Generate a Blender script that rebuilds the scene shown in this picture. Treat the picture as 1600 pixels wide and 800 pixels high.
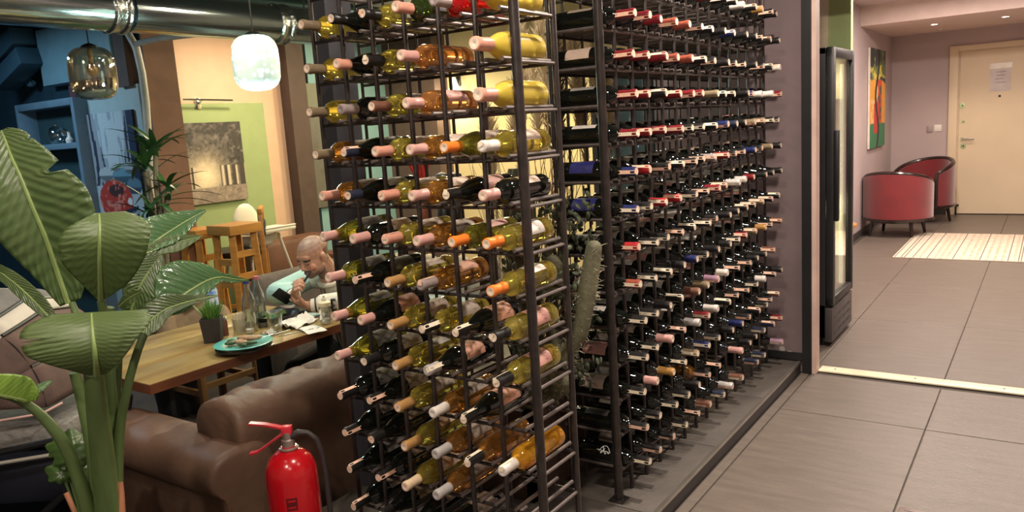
import bpy, bmesh, math, random
from mathutils import Vector, Matrix, Euler
R_ = math.radians
C = bpy.context.scene.collection
for o in list(bpy.data.objects): bpy.data.objects.remove(o)
rnd = random.Random(7)

# ---------------------------------------------------------------- camera
FPX = 1219.3
yaw, pitch, roll = -0.60948, -0.161716, -0.0639
CAM = Vector((0, 0, 1.45))
_f = Vector((math.sin(yaw)*math.cos(pitch), math.cos(yaw)*math.cos(pitch), math.sin(pitch)))
_r0 = _f.cross(Vector((0, 0, 1))).normalized(); _u0 = _r0.cross(_f)
_r = _r0*math.cos(roll) + _u0*math.sin(roll); _u = -_r0*math.sin(roll) + _u0*math.cos(roll)
cd = bpy.data.cameras.new('camera'); cam = bpy.data.objects.new('camera', cd); C.objects.link(cam)
cd.sensor_width = 36; cd.lens = FPX/1600*36; cd.clip_start = 0.05
cam.matrix_world = Matrix(((_r.x, _u.x, -_f.x, 0), (_r.y, _u.y, -_f.y, 0), (_r.z, _u.z, -_f.z, 1.45), (0, 0, 0, 1)))
bpy.context.scene.camera = cam
def ray(x, y): return _r*((x-800)/FPX) - _u*((y-400)/FPX) + _f
def at_d(x, y, d): return CAM + ray(x, y)*d
def at_z(x, y, z): v = ray(x, y); return CAM + v*((z-CAM.z)/v.z)
def at_y(x, y, Y): v = ray(x, y); return CAM + v*(Y/v.y)
def at_x(x, y, X): v = ray(x, y); return CAM + v*(X/v.x)

# ---------------------------------------------------------------- world, light, exposure
sc = bpy.context.scene
sc.view_settings.view_transform = 'Standard'; sc.view_settings.look = 'None'
sc.view_settings.gamma = 1; sc.view_settings.use_curve_mapping = False
sc.view_settings.exposure = 0.0
w = bpy.data.worlds.new('world'); sc.world = w; w.use_nodes = True
w.node_tree.nodes['Background'].inputs[0].default_value = (0.75, 0.72, 0.72, 1)
w.node_tree.nodes['Background'].inputs[1].default_value = 0.07
def lamp(kind, loc, power, col, size=.1, rot=None, spot=None, blend=.5):
    l = bpy.data.lights.new('room_light', kind); o = bpy.data.objects.new('room_light', l); C.objects.link(o)
    o.location = loc; l.energy = power; l.color = col
    if kind == 'AREA': l.shape = 'DISK'; l.size = size
    else: l.shadow_soft_size = size
    if spot: l.spot_size = R_(spot); l.spot_blend = blend
    if rot: o.rotation_euler = [R_(a) for a in rot]
    return o
WARM = (1, .80, .62); NEUT = (1, .86, .73)
# downlights of the corridor the camera stands in
for x, y, p in ((-.78, 1.3, 38), (-.70, 3.0, 62), (.55, 1.8, 12), (.5, 3.3, 12), (-.9, -.6, 42), (.4, -.8, 22)):
    lamp('AREA', (x, y, 2.66), p, NEUT, .12)
# hall beyond the opening
for x, y, p in ((-.7, 6.0, 48), (.4, 6.3, 44), (-.9, 8.3, 50), (.2, 8.3, 50)):
    lamp('AREA', (x, y, 2.47), p, (1, .84, .74), .2)
# wall lamps behind the rack, washing the cream wall
for x, p in ((-5.6, 50), (-4.3, 70), (-3.0, 50)):
    lamp('AREA', (x, 6.7, 2.62), p, (1, .84, .5), .25, (-25, 0, 0))
# alcove, bar blue light, dining light
lamp('AREA', (-6.1, 4.9, 2.6), 40, (1, .78, .55), .3)
lamp('AREA', (-6.9, 2.2, 2.55), 34, (.50, .78, 1), .5)
lamp('AREA', (-3.3, 2.0, 2.6), 18, (1, .86, .68), .2)
lamp('AREA', (-2.9, 3.6, 2.6), 26, (1, .84, .62), .2)
lamp('AREA', (-1.9, .4, 2.6), 14, (1, .86, .72), .2)

# ---------------------------------------------------------------- materials
def _nodes(name):
    m = bpy.data.materials.new(name); m.use_nodes = True
    return m, m.node_tree, m.node_tree.nodes['Principled BSDF']
def mat(name, col, rough=.5, metal=0, var=.12, scale=8, bump=0, bscale=40, spec=.5, stretch=(1, 1, 1), coat=0, col2=None, emit=None, es=0, trans=0, ior=1.45, sheen=0):
    m, nt, b = _nodes(name); N = nt.nodes.new; L = nt.links.new
    tc = N('ShaderNodeTexCoord'); mp = N('ShaderNodeMapping'); mp.inputs['Scale'].default_value = stretch
    L(tc.outputs['Object'], mp.inputs[0])
    nz = N('ShaderNodeTexNoise'); nz.inputs['Scale'].default_value = scale; nz.inputs['Detail'].default_value = 6
    L(mp.outputs[0], nz.inputs[0])
    rp = N('ShaderNodeValToRGB'); rp.color_ramp.elements[0].position = .3; rp.color_ramp.elements[1].position = .7
    c2 = col2 or tuple(min(1, c*(1+var)) for c in col); c1 = col if col2 else tuple(c*(1-var) for c in col)
    rp.color_ramp.elements[0].color = (*c1, 1); rp.color_ramp.elements[1].color = (*c2, 1)
    L(nz.outputs[0], rp.inputs[0]); L(rp.outputs[0], b.inputs['Base Color'])
    b.inputs['Roughness'].default_value = rough; b.inputs['Metallic'].default_value = metal
    b.inputs['Specular IOR Level'].default_value = spec; b.inputs['IOR'].default_value = ior
    b.inputs['Coat Weight'].default_value = coat; b.inputs['Transmission Weight'].default_value = trans
    b.inputs['Sheen Weight'].default_value = sheen
    if emit: b.inputs['Emission Color'].default_value = (*emit, 1); b.inputs['Emission Strength'].default_value = es
    if bump:
        n2 = N('ShaderNodeTexNoise'); n2.inputs['Scale'].default_value = bscale; n2.inputs['Detail'].default_value = 4
        L(mp.outputs[0], n2.inputs[0]); bp = N('ShaderNodeBump'); bp.inputs['Strength'].default_value = bump
        bp.inputs['Distance'].default_value = .01
        L(n2.outputs[0], bp.inputs['Height']); L(bp.outputs[0], b.inputs['Normal'])
    return m
def clear_glass(name, tint=(1, 1, 1), gloss=.12):
    m = bpy.data.materials.new(name); m.use_nodes = True; nt = m.node_tree; nt.nodes.clear(); N = nt.nodes.new; L = nt.links.new
    out = N('ShaderNodeOutputMaterial'); mix = N('ShaderNodeMixShader'); t = N('ShaderNodeBsdfTransparent'); g = N('ShaderNodeBsdfGlossy')
    lw = N('ShaderNodeLayerWeight'); lw.inputs[0].default_value = .35; mm = N('ShaderNodeMath'); mm.operation = 'MULTIPLY_ADD'
    mm.inputs[1].default_value = .7; mm.inputs[2].default_value = gloss*.4
    nz = N('ShaderNodeTexNoise'); nz.inputs['Scale'].default_value = 3
    rr = N('ShaderNodeMapRange'); rr.inputs[3].default_value = .02; rr.inputs[4].default_value = .07
    L(nz.outputs[0], rr.inputs[0]); L(rr.outputs[0], g.inputs['Roughness'])
    t.inputs[0].default_value = (*tint, 1); g.inputs[0].default_value = (1, 1, 1, 1)
    L(lw.outputs['Facing'], mm.inputs[0]); L(mm.outputs[0], mix.inputs[0]); L(t.outputs[0], mix.inputs[1]); L(g.outputs[0], mix.inputs[2]); L(mix.outputs[0], out.inputs[0])
    return m
def attr_mat(name, rough=.6, scale=60):
    m, nt, b = _nodes(name); N = nt.nodes.new; L = nt.links.new
    a = N('ShaderNodeVertexColor'); a.layer_name = 'Col'
    nz = N('ShaderNodeTexNoise'); nz.inputs['Scale'].default_value = scale
    tc = N('ShaderNodeTexCoord'); L(tc.outputs['Object'], nz.inputs[0])
    mx = N('ShaderNodeMix'); mx.data_type = 'RGBA'; mx.blend_type = 'OVERLAY'; mx.inputs[0].default_value = .25
    L(a.outputs[0], mx.inputs[6]); L(nz.outputs[0], mx.inputs[7]); L(mx.outputs[2], b.inputs['Base Color'])
    b.inputs['Roughness'].default_value = rough
    return m
M = {}
M['steel'] = mat('grey_rack_steel', (.085, .073, .070), .30, .8, .2, 30)
M['steel_dark'] = mat('dark_steel', (.025, .026, .03), .45, .5)
M['rail'] = mat('raw_steel_rail', (.15, .125, .115), .45, .45, .25, 25)
M['black'] = mat('black_paint', (.012, .012, .013), .4)
M['blackplastic'] = mat('black_plastic', (.015, .015, .016), .5)
M['chrome'] = mat('polished_steel', (.75, .77, .78), .12, 1, .03)
M['white'] = mat('white_plastic', (.78, .76, .70), .4, 0, .03)
M['pale'] = mat('pale_metal', (.62, .58, .50), .35, .4, .05)

# ---------------------------------------------------------------- mesh helpers
class MB:
    def __init__(s): s.bm = bmesh.new()
    def box(s, x0, x1, y0, y1, z0, z1, bev=0, mtx=None):
        r = bmesh.ops.create_cube(s.bm, size=1)['verts']
        bmesh.ops.scale(s.bm, vec=(abs(x1-x0), abs(y1-y0), abs(z1-z0)), verts=r)
        if bev:
            es = list({e for v in r for e in v.link_edges})
            q = bmesh.ops.bevel(s.bm, geom=es, offset=bev, segments=2, affect='EDGES', profile=.5)
            r = list({v for v in q['verts']} | {v for v in r if v.is_valid})
        bmesh.ops.translate(s.bm, vec=((x0+x1)/2, (y0+y1)/2, (z0+z1)/2), verts=r)
        if mtx: bmesh.ops.transform(s.bm, matrix=mtx, verts=r)
        return s
    def tube(s, pts, rad, seg=8, cap=True, flat=1):
        pts = [Vector(p) for p in pts]; n = len(pts)
        rs = rad if isinstance(rad, (list, tuple)) else [rad]*n
        rings = []; up = Vector((0, 0, 1)); prev = None
        for i, p in enumerate(pts):
            t = (pts[min(i+1, n-1)]-pts[max(i-1, 0)]).normalized()
            a = prev if prev else (t.cross(up) if abs(t.z) < .95 else t.cross(Vector((1, 0, 0))))
            a = (a - t*a.dot(t)).normalized(); prev = a; b = t.cross(a)
            rings.append([s.bm.verts.new(p + (a*math.cos(k*2*math.pi/seg)+b*math.sin(k*2*math.pi/seg)*flat)*rs[i]) for k in range(seg)])
        for i in range(n-1):
            for k in range(seg):
                s.bm.faces.new((rings[i][k], rings[i][(k+1) % seg], rings[i+1][(k+1) % seg], rings[i+1][k]))
        if cap and seg > 2:
            s.bm.faces.new(rings[0][::-1]); s.bm.faces.new(rings[-1])
        return s
    def lathe(s, prof, seg=24, axis='z', o=(0, 0, 0), mtx=None, arc=(0, 2*math.pi)):
        o = Vector(o); full = abs(arc[1]-arc[0]-2*math.pi) < 1e-4
        m = seg if full else seg+1; rings = []; new = []
        for r, h in prof:
            ring = []
            for k in range(m):
                a = arc[0]+(arc[1]-arc[0])*k/seg
                v = (r*math.cos(a), r*math.sin(a), h) if axis == 'z' else (r*math.cos(a), h, r*math.sin(a))
                ring.append(s.bm.verts.new(o+Vector(v)))
            rings.append(ring); new += ring
        for i in range(len(rings)-1):
            for k in range(seg if full else seg):
                s.bm.faces.new((rings[i][k], rings[i][(k+1) % m], rings[i+1][(k+1) % m], rings[i+1][k]))
        if full:
            for ring in (rings[0], rings[-1]):
                if (ring[0].co-ring[seg//2].co).length > 1e-5:
                    try: s.bm.faces.new(ring)
                    except ValueError: pass
        if mtx: bmesh.ops.transform(s.bm, matrix=mtx, verts=new)
        return s
    def ball(s, c, r, mtx=None, seg=16):
        r = (r, r, r) if not hasattr(r, '__len__') else r
        mm = Matrix.Translation(c) @ (mtx or Matrix()) @ Matrix.Diagonal((*r, 1)); nv = s.bm.verts.new; nf = s.bm.faces.new
        h = seg//2+1; rings = []
        for i in range(1, h):
            a = math.pi*i/h; rings.append([nv(mm @ Vector((math.sin(a)*math.cos(2*math.pi*k/seg), math.sin(a)*math.sin(2*math.pi*k/seg), math.cos(a)))) for k in range(seg)])
        t0 = nv(mm @ Vector((0, 0, 1))); t1 = nv(mm @ Vector((0, 0, -1)))
        for k in range(seg):
            k2 = (k+1) % seg; nf((t0, rings[0][k], rings[0][k2])); nf((t1, rings[-1][k2], rings[-1][k]))
            for i in range(h-2): nf((rings[i][k], rings[i+1][k], rings[i+1][k2], rings[i][k2]))
        return s
    def poly(s, pts, th, n):
        n = Vector(n); pts = [Vector(p) for p in pts]
        a = [s.bm.verts.new(p) for p in pts]; b = [s.bm.verts.new(p+n*th) for p in pts]
        s.bm.faces.new(a[::-1]); s.bm.faces.new(b)
        for i in range(len(a)): s.bm.faces.new((a[i], a[(i+1) % len(a)], b[(i+1) % len(a)], b[i]))
        return s
    def mesh(s, name, m=None, smooth=True):
        bmesh.ops.remove_doubles(s.bm, verts=s.bm.verts, dist=1e-6)
        bmesh.ops.recalc_face_normals(s.bm, faces=s.bm.faces)
        me = bpy.data.meshes.new(name); s.bm.to_mesh(me); s.bm.free()
        if m: me.materials.append(m)
        if smooth:
            me.shade_smooth(); me.set_sharp_from_angle(angle=R_(38))
        return me
    def build(s, name, m, parent=None, smooth=True, loc=None):
        return link(name, s.mesh(name, m, smooth), parent, loc)
def link(name, me, parent=None, loc=None, rot=None):
    o = bpy.data.objects.new(name, me); C.objects.link(o)
    if parent: o.parent = parent
    if loc is not None: o.location = loc
    if rot: o.rotation_euler = rot
    return o
def tag(o, label, cat, group=None):
    o['label'] = label; o['category'] = cat
    if group: o['group'] = group
    return o
def thing(name, label, cat, loc=(0, 0, 0), rz=0, group=None):
    o = bpy.data.objects.new(name, None); C.objects.link(o); o.location = loc; o.rotation_euler = (0, 0, rz)
    o.empty_display_size = .1
    return tag(o, label, cat, group)
def struct(name, mb, m, parent=None):
    o = mb.build(name, m, parent, smooth=False)
    if not parent: o['kind'] = 'structure'
    return o
def copy_tree(o, parent=None):
    c = o.copy(); C.objects.link(c)
    if parent: c.parent = parent
    for ch in list(o.children):
        if ch.name in bpy.data.objects: copy_tree(ch, c)
    return c
def B(*a, **k): return MB().box(*a, **k)

# ---------------------------------------------------------------- the setting
FL = -.25     # level of the dining floor
tile = mat('grey_floor_tile', (.155, .128, .106), .40, 0, .14, 4, .25, 30, stretch=(1, 6, 1))
grout = mat('dark_grout', (.085, .070, .060), .8)
f = struct('floor', MB().box(-2.3, 2.4, -2, 4.36, -.08, -.006).box(-2.4, 2.4, 4.36, 11.6, -.08, -.006).box(-2.3, -2.29, -2, 2, -.3, -.006), grout)
tm = B(-.318, .318, -.598, .598, -.02, 0, bev=.003).mesh('floor_tile', tile, False)
for i in range(-3, 4):
    for j in range(-2, 2):
        x = -.42 + .32 + .64*i; y = 3.15 - 1.2*j if True else 0
        if x < -1.1 and y > 1.4: continue
        if x < -2.2 or y+.6 > 4.4: continue
        link('floor_tile', tm, f, (x, y, 0))
link('floor_tile', B(-.318, .318, -.296, .296, -.02, 0, bev=.003).mesh('half_tile', tile, False), f, (-.74, 4.05, 0))
link('floor_tile', bpy.data.meshes['half_tile'], f, (-.1, 4.05, 0)); link('floor_tile', bpy.data.meshes['half_tile'], f, (.54, 4.05, 0))
link('floor_tile', B(-.02, .02, -1.4, 1.4, -.02, 0).mesh('narrow_tile', tile, False), f, (-1.084, 2.95, 0))
for j in range(6):
    for i in range(-2, 3):
        x = -.42 + .32 + .64*i; y = 4.46+.6+1.2*j
        if y > 11.4: continue
        link('floor_tile', tm, f, (x, y, 0))
f2 = struct('floor_dining', B(-9.5, -2.3, -2, 8, FL-.1, FL), mat('dining_floor', (.035, .03, .028), .5, 0, .2, 3)); f2.name = 'floor_lower'
f2b = B(-2.3, -1.12, 4.35, 8, FL-.1, FL).build('floor_strip', M['black'], f2)
st = struct('trim_1', B(-2.25, -1.122, 1.72, 4.34, 0, .052), mat('step_side', (.012, .012, .013), .35))
stone = mat('step_stone', (.085, .074, .064), .5, 0, .15, 6, .2, 40)
for k in range(4): B(-2.25, -1.128, 1.722+.655*k, 1.722+.655*k+.651, .0525, .065, bev=.002).build('step_tile', stone, st)
B(-1.127, -1.112, 1.722, 4.34, .0525, .0665).build('edge_trim', mat('brushed_edge', (.55, .52, .46), .3, .9), st)
B(-1.1215, -1.113, 1.722, 4.34, 0, .052).build('riser', mat('riser_dark', (.03, .027, .026), .45, 0), st)
th = tag(B(-1.03, 2.3, 4.395, 4.487, .0, .009, bev=.002).build('threshold_strip', mat('threshold_metal', (.86, .78, .56), .45, .05)), 'pale metal threshold strip across the floor at the opening', 'threshold')
for k in range(8): MB().lathe([(.006, .0), (.006, .002)], 10, o=(-.95+k*.4, 4.44, .009)).build('screw', M['chrome'], th)
purple = mat('mauve_plaster', (.140, .100, .105), .75, 0, .12, 3, .1, 20)
wp = struct('wall_partition', MB().box(-1.95, -1.10, 4.36, 4.46, 0, 2.75).box(-1.01, 2.4, 4.36, 4.46, 2.32, 2.75), purple)
struct('trim_2', B(-1.10, -1.052, 4.33, 4.47, 0, 2.75), M['black'])
struct('trim_3', B(-1.052, -1.030, 4.345, 4.42, 0, 2.75), mat('pink_jamb', (.58, .42, .36), .5))
struct('baseboard_partition', B(-1.95, -1.10, 4.347, 4.36, .065, .11), M['black'])
for q in ((1222, 545), (1234, 552)):
    p = at_y(*q, 4.36)
    MB().lathe([(.0, -.003), (.014, -.002), (.017, 0)], 12, mtx=Matrix.Translation((p.x, 4.358, p.z)) @ Matrix.Rotation(R_(90), 4, 'X')).build('filled_hole', mat('filler', (.3, .26, .24), .8), wp)
# hall
lav = mat('lavender_plaster', (.50, .41, .405), .8, 0, .05, 2, .06, 60)
struct('wall_hall_back', MB().box(-1.9, -1.03, 11.43, 11.55, 0, 2.6).box(-.05, 2.4, 11.43, 11.55, 0, 2.6).box(-1.03, -.05, 11.43, 11.55, 2.05, 2.6), lav)
struct('wall_hall_left', B(-1.88, -1.76, 5.56, 11.43, 0, 2.6), lav)
struct('wall_hall_right', B(2.3, 2.4, -2, 11.43, 0, 2.75), lav)
struct('wall_niche', MB().box(-1.88, -1.09, 5.50, 5.56, 0, 2.6), mat('green_plaster', (.40, .50, .23), .8, 0, .04))
struct('wall_niche_side', B(-1.88, -1.76, 4.46, 5.50, 0, 2.6), lav)
struct('trim_4', B(-1.30, -1.225, 5.485, 5.50, 1.6, 2.6), mat('cream_edge', (.70, .60, .42), .6))
struct('ceiling', B(-1.9, 2.4, 4.46, 11.5, 2.51, 2.6), mat('hall_ceiling', (.55, .46, .44), .8, 0, .04))
bm_ = struct('ceiling_beam', MB().box(-1.76, 2.3, 9.38, 11.43, 2.30, 2.51), mat('pink_beam', (.68, .55, .50), .8, 0, .04))
struct('baseboard_hall', MB().box(-1.76, -1.745, 5.56, 11.43, 0, .07).box(-1.76, -1.11, 11.415, 11.43, 0, .07), mat('dark_skirting', (.06, .05, .05), .5))
struct('ceiling_corridor', B(-2.4, 2.4, -2, 4.36, 2.7, 2.8), mat('grey_ceiling', (.12, .11, .11), .8))
struct('wall_behind_camera', B(-9.5, 2.4, -2.1, -2, -.3, 2.8), mat('dim_wall', (.25, .2, .18), .8))
# dining room shell
bluewall = mat('blue_grey_wall', (.075, .16, .20), .7, 0, .08, 2)
cream = mat('cream_wall', (.78, .66, .38), .8, 0, .04, 2)
struct('ceiling_dining', B(-9.5, -2.3, -2, 8, 2.75, 2.85), mat('dark_ceiling', (.05, .06, .06), .8))
wl = struct('wall_left', B(-9.4, -5.92, 3.6, 3.86, FL, 2.75), mat('navy_wall', (.02, .05, .075), .6, 0, .15))
B(-5.92, -5.90, 3.59, 3.86, FL, 2.75).build('brown_panel', mat('brown_panel', (.26, .135, .09), .6, 0, .1), wl)
struct('wall_alcove', B(-7.12, -7, 3.86, 5.9, FL, 2.75), mat('peach_wall', (.62, .42, .29), .8, 0, .04))
gp = at_x(283, 160, -7); gq = at_x(410, 161, -7)
struct('trim_5', B(-7, -6.992, 4.2, gq.y, FL, 1.89), mat('sage_paint', (.30, .38, .17), .8, 0, .04))
struct('wall_pillar', B(-7.1, -6.85, 5.80, 6.04, FL, 2.75), mat('umber_paint', (.075, .048, .04), .7))
struct('wall_blue', B(-7.0, -6.9, 6.12, 7.6, FL, 2.75), mat('duck_blue', (.20, .36, .38), .75, 0, .05))
struct('wall_back', B(-7.1, -1.9, 7.6, 7.7, FL, 2.75), cream)
struct('wall_pier', MB().box(-6.9, -6.1, 7.35, 7.6, FL, 2.75), mat('brown_pier', (.13, .085, .07), .7))
struct('wall_far_left', B(-9.5, -9.4, -2, 3.6, FL, 2.75), bluewall)

# ---------------------------------------------------------------- wine bottles
PROF = {
 'bordeaux': [(0, .004), (.028, .001), (.034, 0), (.0365, .004), (.037, .02), (.037, .185), (.0362, .195), (.033, .207), (.026, .218), (.0185, .228), (.015, .24), (.0142, .26), (.0142, .297), (0, .298)],
 'burgundy': [(0, .004), (.030, .001), (.036, 0), (.0385, .005), (.039, .02), (.039, .15), (.038, .165), (.035, .182), (.029, .20), (.0225, .218), (.018, .234), (.0155, .25), (.0145, .27), (.0145, .297), (0, .298)],
 'frosted': [(0, .004), (.030, .001), (.036, 0), (.0395, .006), (.040, .02), (.040, .155), (.0385, .172), (.034, .192), (.027, .208), (.021, .221), (.018, .236), (.017, .26), (.017, .297), (0, .298)]}
def smoothprof(p, n=2):
    for _ in range(n):
        q = [p[0]]
        for a, b in zip(p, p[1:]): q += [(a[0]*.75+b[0]*.25, a[1]*.75+b[1]*.25), (a[0]*.25+b[0]*.75, a[1]*.25+b[1]*.75)]
        p = q+[p[-1]]
    return p
def wine(name, col, tr=.85, rough=.03):
    return mat(name, col, rough, 0, .03, 3, trans=tr, ior=1.36, spec=.6, coat=.5)
GL = {'D': (mat('dark_bottle_glass', (.004, .005, .004), .04, 0, .1, spec=.6, coat=.6), 'black glass'),
 'G': (wine('olive_glass', (.50, .48, .07), .93), 'olive green'),
 'W': (wine('white_wine', (.96, .77, .13), .92), 'pale gold'),
 'Y': (wine('yellow_wine', (.96, .80, .15), .92), 'clear yellow'),
 'A': (wine('amber_wine', (.80, .38, .08), .92), 'amber'),
 'R': (wine('rose_wine', (.96, .44, .14), .88), 'orange rose'),
 'O': (wine('orange_wine', (1.0, .50, .03), .8), 'bright orange'),
 'C': (wine('ruby_wine', (.70, .01, .015), .7), 'ruby red'),
 'F': (mat('frosted_yellow', (.74, .56, .08), .3, 0, .06, 6, trans=.4, spec=.4), 'frosted yellow'),
 'K': (wine('green_black_glass', (.03, .05, .01), .6), 'dark green')}
CAPC = {'pink': ((.62, .34, .30), 'pink'), 'salmon': ((.62, .30, .22), 'salmon'), 'black': ((.012, .011, .011), 'black'), 'olive': ((.20, .15, .09), 'olive brown'),
 'gold': ((.50, .28, .10), 'gold brown'), 'orange': ((.85, .22, .03), 'orange'), 'grey': ((.35, .29, .28), 'grey'), 'white': ((.72, .66, .60), 'white'), 'navy': ((.02, .025, .05), 'navy'),
 'red': ((.17, .010, .014), 'dark red'), 'blue': ((.012, .018, .09), 'blue'), 'silver': ((.55, .52, .50), 'silver'), 'cream': ((.75, .58, .38), 'cream'), 'brick': ((.26, .06, .035), 'brick red'),
 'scarlet': ((.34, .016, .018), 'bright red'), 'lilac': ((.34, .20, .28), 'lilac'), 'bronze': ((.42, .22, .06), 'bronze'), 'brown': ((.16, .07, .045), 'brown')}
CM = {k: mat('capsule_'+k, v[0], .38, .25 if k in ('gold', 'silver', 'grey', 'bronze') else .05, .08, 60) for k, v in CAPC.items()}
LC = {'beige': (.50, .38, .30), 'tan': (.30, .24, .19), 'white': (.70, .64, .58), 'rosy': (.52, .26, .22), 'grey': (.28, .26, .24), 'salmon': (.55, .28, .19), 'blue': (.02, .022, .14), 'dark': (.05, .045, .045)}
LM = {}
for k, v in LC.items():
    m, nt, b = _nodes('label_'+k); N = nt.nodes.new; L = nt.links.new
    tc = N('ShaderNodeTexCoord'); mp = N('ShaderNodeMapping'); mp.inputs['Scale'].default_value = (60, 14, 60); L(tc.outputs['Object'], mp.inputs[0])
    nz = N('ShaderNodeTexNoise'); nz.inputs['Scale'].default_value = 2.2; L(mp.outputs[0], nz.inputs[0])
    rp = N('ShaderNodeValToRGB'); e = rp.color_ramp.elements; e[0].position = .34; e[0].color = (*[c*.45 for c in v], 1); e[1].position = .42; e[1].color = (*v, 1)
    L(nz.outputs[0], rp.inputs[0]); L(rp.outputs[0], b.inputs['Base Color']); b.inputs['Roughness'].default_value = .55; LM[k] = m
STAMP = mat('tax_stamp_paper', (.82, .52, .38), .5, 0, .12, 150)
STAMPW = mat('pale_stamp_paper', (.85, .74, .56), .5, 0, .10, 150)
lit_capend = mat('cap_top', (.78, .62, .48), .4, .05, .1, 200)  # pale cap ends: frontal lamp light on the caps put into the colour
meshc = {}
def gm(key, fn):
    if key not in meshc: meshc[key] = fn()
    return meshc[key]
def body_mesh(pr, g): return gm(('b', pr, g), lambda: MB().lathe(smoothprof(PROF[pr], 1), 22, 'y').mesh('wine_bottle', GL[g][0]))
def cap_mesh(pr, c):
    e = .003 if pr == 'frosted' else 0
    return gm(('c', pr, c), lambda: MB().lathe([(.0158+e, .232), (.0163+e, .24), (.0152+e, .262), (.0152+e, .284), (.0166+e, .285), (.0166+e, .297), (.0155+e, .3005), (.013+e, .3012), (0, .3012)], 18, 'y').mesh('capsule', CM[c]))
def disc_mesh(c, pr):
    e = .003 if pr == 'frosted' else 0
    return gm(('d', c, pr), lambda: MB().lathe([(.0125+e, .3012), (.0125+e, .3022), (.004, .3022), (.003, .3016), (0, .3016)], 16, 'y').mesh('cap_top', lit_capend if c == 'p' else CM[c]))
def label_mesh(pr, c, span, y0, y1):
    r = {'bordeaux': .0374, 'burgundy': .0394, 'frosted': .0404}[pr]
    def f():
        a = R_(span/2); mb = MB().lathe([(r, y0), (r, y1)], 14, 'y', arc=(math.pi/2-a, math.pi/2+a))
        return mb.mesh('label', LM[c])
    return gm(('l', pr, c, span, y0, y1), f)
def stamp_mesh(w):
    def f():
        mb = MB(); r = .0172; a = .38
        prev = []
        pts = [(r+.0002, .215), (r, .25), (r, .285), (r, .2965), (.0158, .3024), (.008, .3035), (0, .3035)]
        for s in (-1, 1):
            prev.append([mb.bm.verts.new((p[0]*math.sin(a*s) if p[0] > .01 else .0075*s, p[1], p[0]*math.cos(a) if p[0] > .01 else p[0])) for p in pts])
        for i in range(len(pts)-1): mb.bm.faces.new((prev[0][i], prev[1][i], prev[1][i+1], prev[0][i+1]))
        return mb.mesh('tax_stamp', STAMP if w == 's' else STAMPW)
    return gm(('s', w), f)
ORD = ['top', 'second', 'third', 'fourth', 'fifth', 'sixth', 'seventh', 'eighth', 'ninth', 'tenth', 'eleventh', 'twelfth', 'thirteenth', 'fourteenth']
def bottle(g, cap, stamp, loc, rz, label, group, pr=None, lab='tan', lr=0, sr=None, cg='p', span=150):
    pr = pr or ('frosted' if g == 'F' else 'bordeaux')
    o = link('wine_bottle', body_mesh(pr, g), None, loc, (0, 0, rz)); tag(o, label, 'bottle', group)
    link('capsule', cap_mesh(pr, cap), o); link('cap_top', disc_mesh(cg, pr), o)
    if lab: link('label', label_mesh(pr, lab, span, .055, .15), o, rot=(0, lr, 0))
    if stamp: link('tax_stamp', stamp_mesh(stamp), o, rot=(0, sr if sr is not None else 0, 0))
    return o
ROWZ = [1.764 - .1327*k for k in range(13)]
# front rack table: glass, capsule, stamp, stamp roll (deg), label colour
Lrows = [
 [('W','olive',0,0,0),('D','black',0,0,'dark'),('Y','black','s',-60,'grey'),('K','salmon',0,0,'dark'),('C','grey',0,0,0),('F','salmon',0,0,0)],
 [('W','olive',0,0,0),('D','salmon',0,0,'dark'),('Y','black','w',0,0),('R','pink',0,0,0),None,('F','salmon',0,0,0)],
 [('W','olive',0,0,0),('D','grey',0,0,'dark'),('Y','brown',0,0,'grey'),('R','pink',0,0,'rosy'),None,('F','salmon',0,0,0)],
 [('A','olive',0,0,'tan'),('D','navy','s',30,'dark'),('Y','salmon',0,0,'tan'),('A','pink',0,0,'beige'),('G','orange',0,0,'beige'),('W','white','w',-30,'beige')],
 [('A','salmon',0,0,'tan'),('D','navy','s',-70,'grey'),('Y','salmon','s',-20,'tan'),('A','pink',0,0,'beige'),('D','black','w',0,'rosy'),('D','pink',0,0,'beige')],
 [('G','pink',0,0,'grey'),('D','pink',0,0,'beige'),('Y','salmon','s',0,'tan'),('A','pink',0,0,'tan'),('G','orange',0,0,'rosy'),('Y','orange',0,0,'white')],
 [('G','pink',0,0,'grey'),('D','black','s',60,'dark'),('Y','gold',0,0,'tan'),('A','grey','s',0,'salmon'),None,('Y','orange',0,0,'white')],
 [('G','pink','s',-60,'grey'),('D','pink',0,0,'rosy'),('Y','gold',0,0,'tan'),('Y','black','w',60,'tan'),('D','black','w',30,'salmon'),('Y','black','w',-70,'rosy')],
 [('G','pink',0,0,'grey'),('D','black','w',-70,'tan'),('Y','gold',0,0,'grey'),('D','silver','w',60,'salmon'),None,('Y','black','w',-20,'rosy')],
 [('D','black','s',20,'grey'),('D','black','s',70,'tan'),('Y','gold','s',-60,'tan'),('A','white',0,0,'tan'),('D','black','w',0,'salmon'),None],
 [('D','black','s',90,'tan'),('D','black','s',-80,'tan'),('Y','gold',0,0,'beige'),('A','silver',0,0,'tan'),('A','black','w',0,0),('O','white','w',-10,0)],
 [('D','black','s',10,'grey'),('D','black','s',80,'tan'),('W','cream',0,0,'beige'),('A','silver',0,0,'grey'),None,None],
 [('D','black','s',10,'tan'),('D','black',0,0,'tan'),('D','silver',0,0,'tan'),('D','silver',0,0,'tan'),None,None]]
XL0, PL = -1.983, .1305
def capword(c): return CAPC[c][1]
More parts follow.
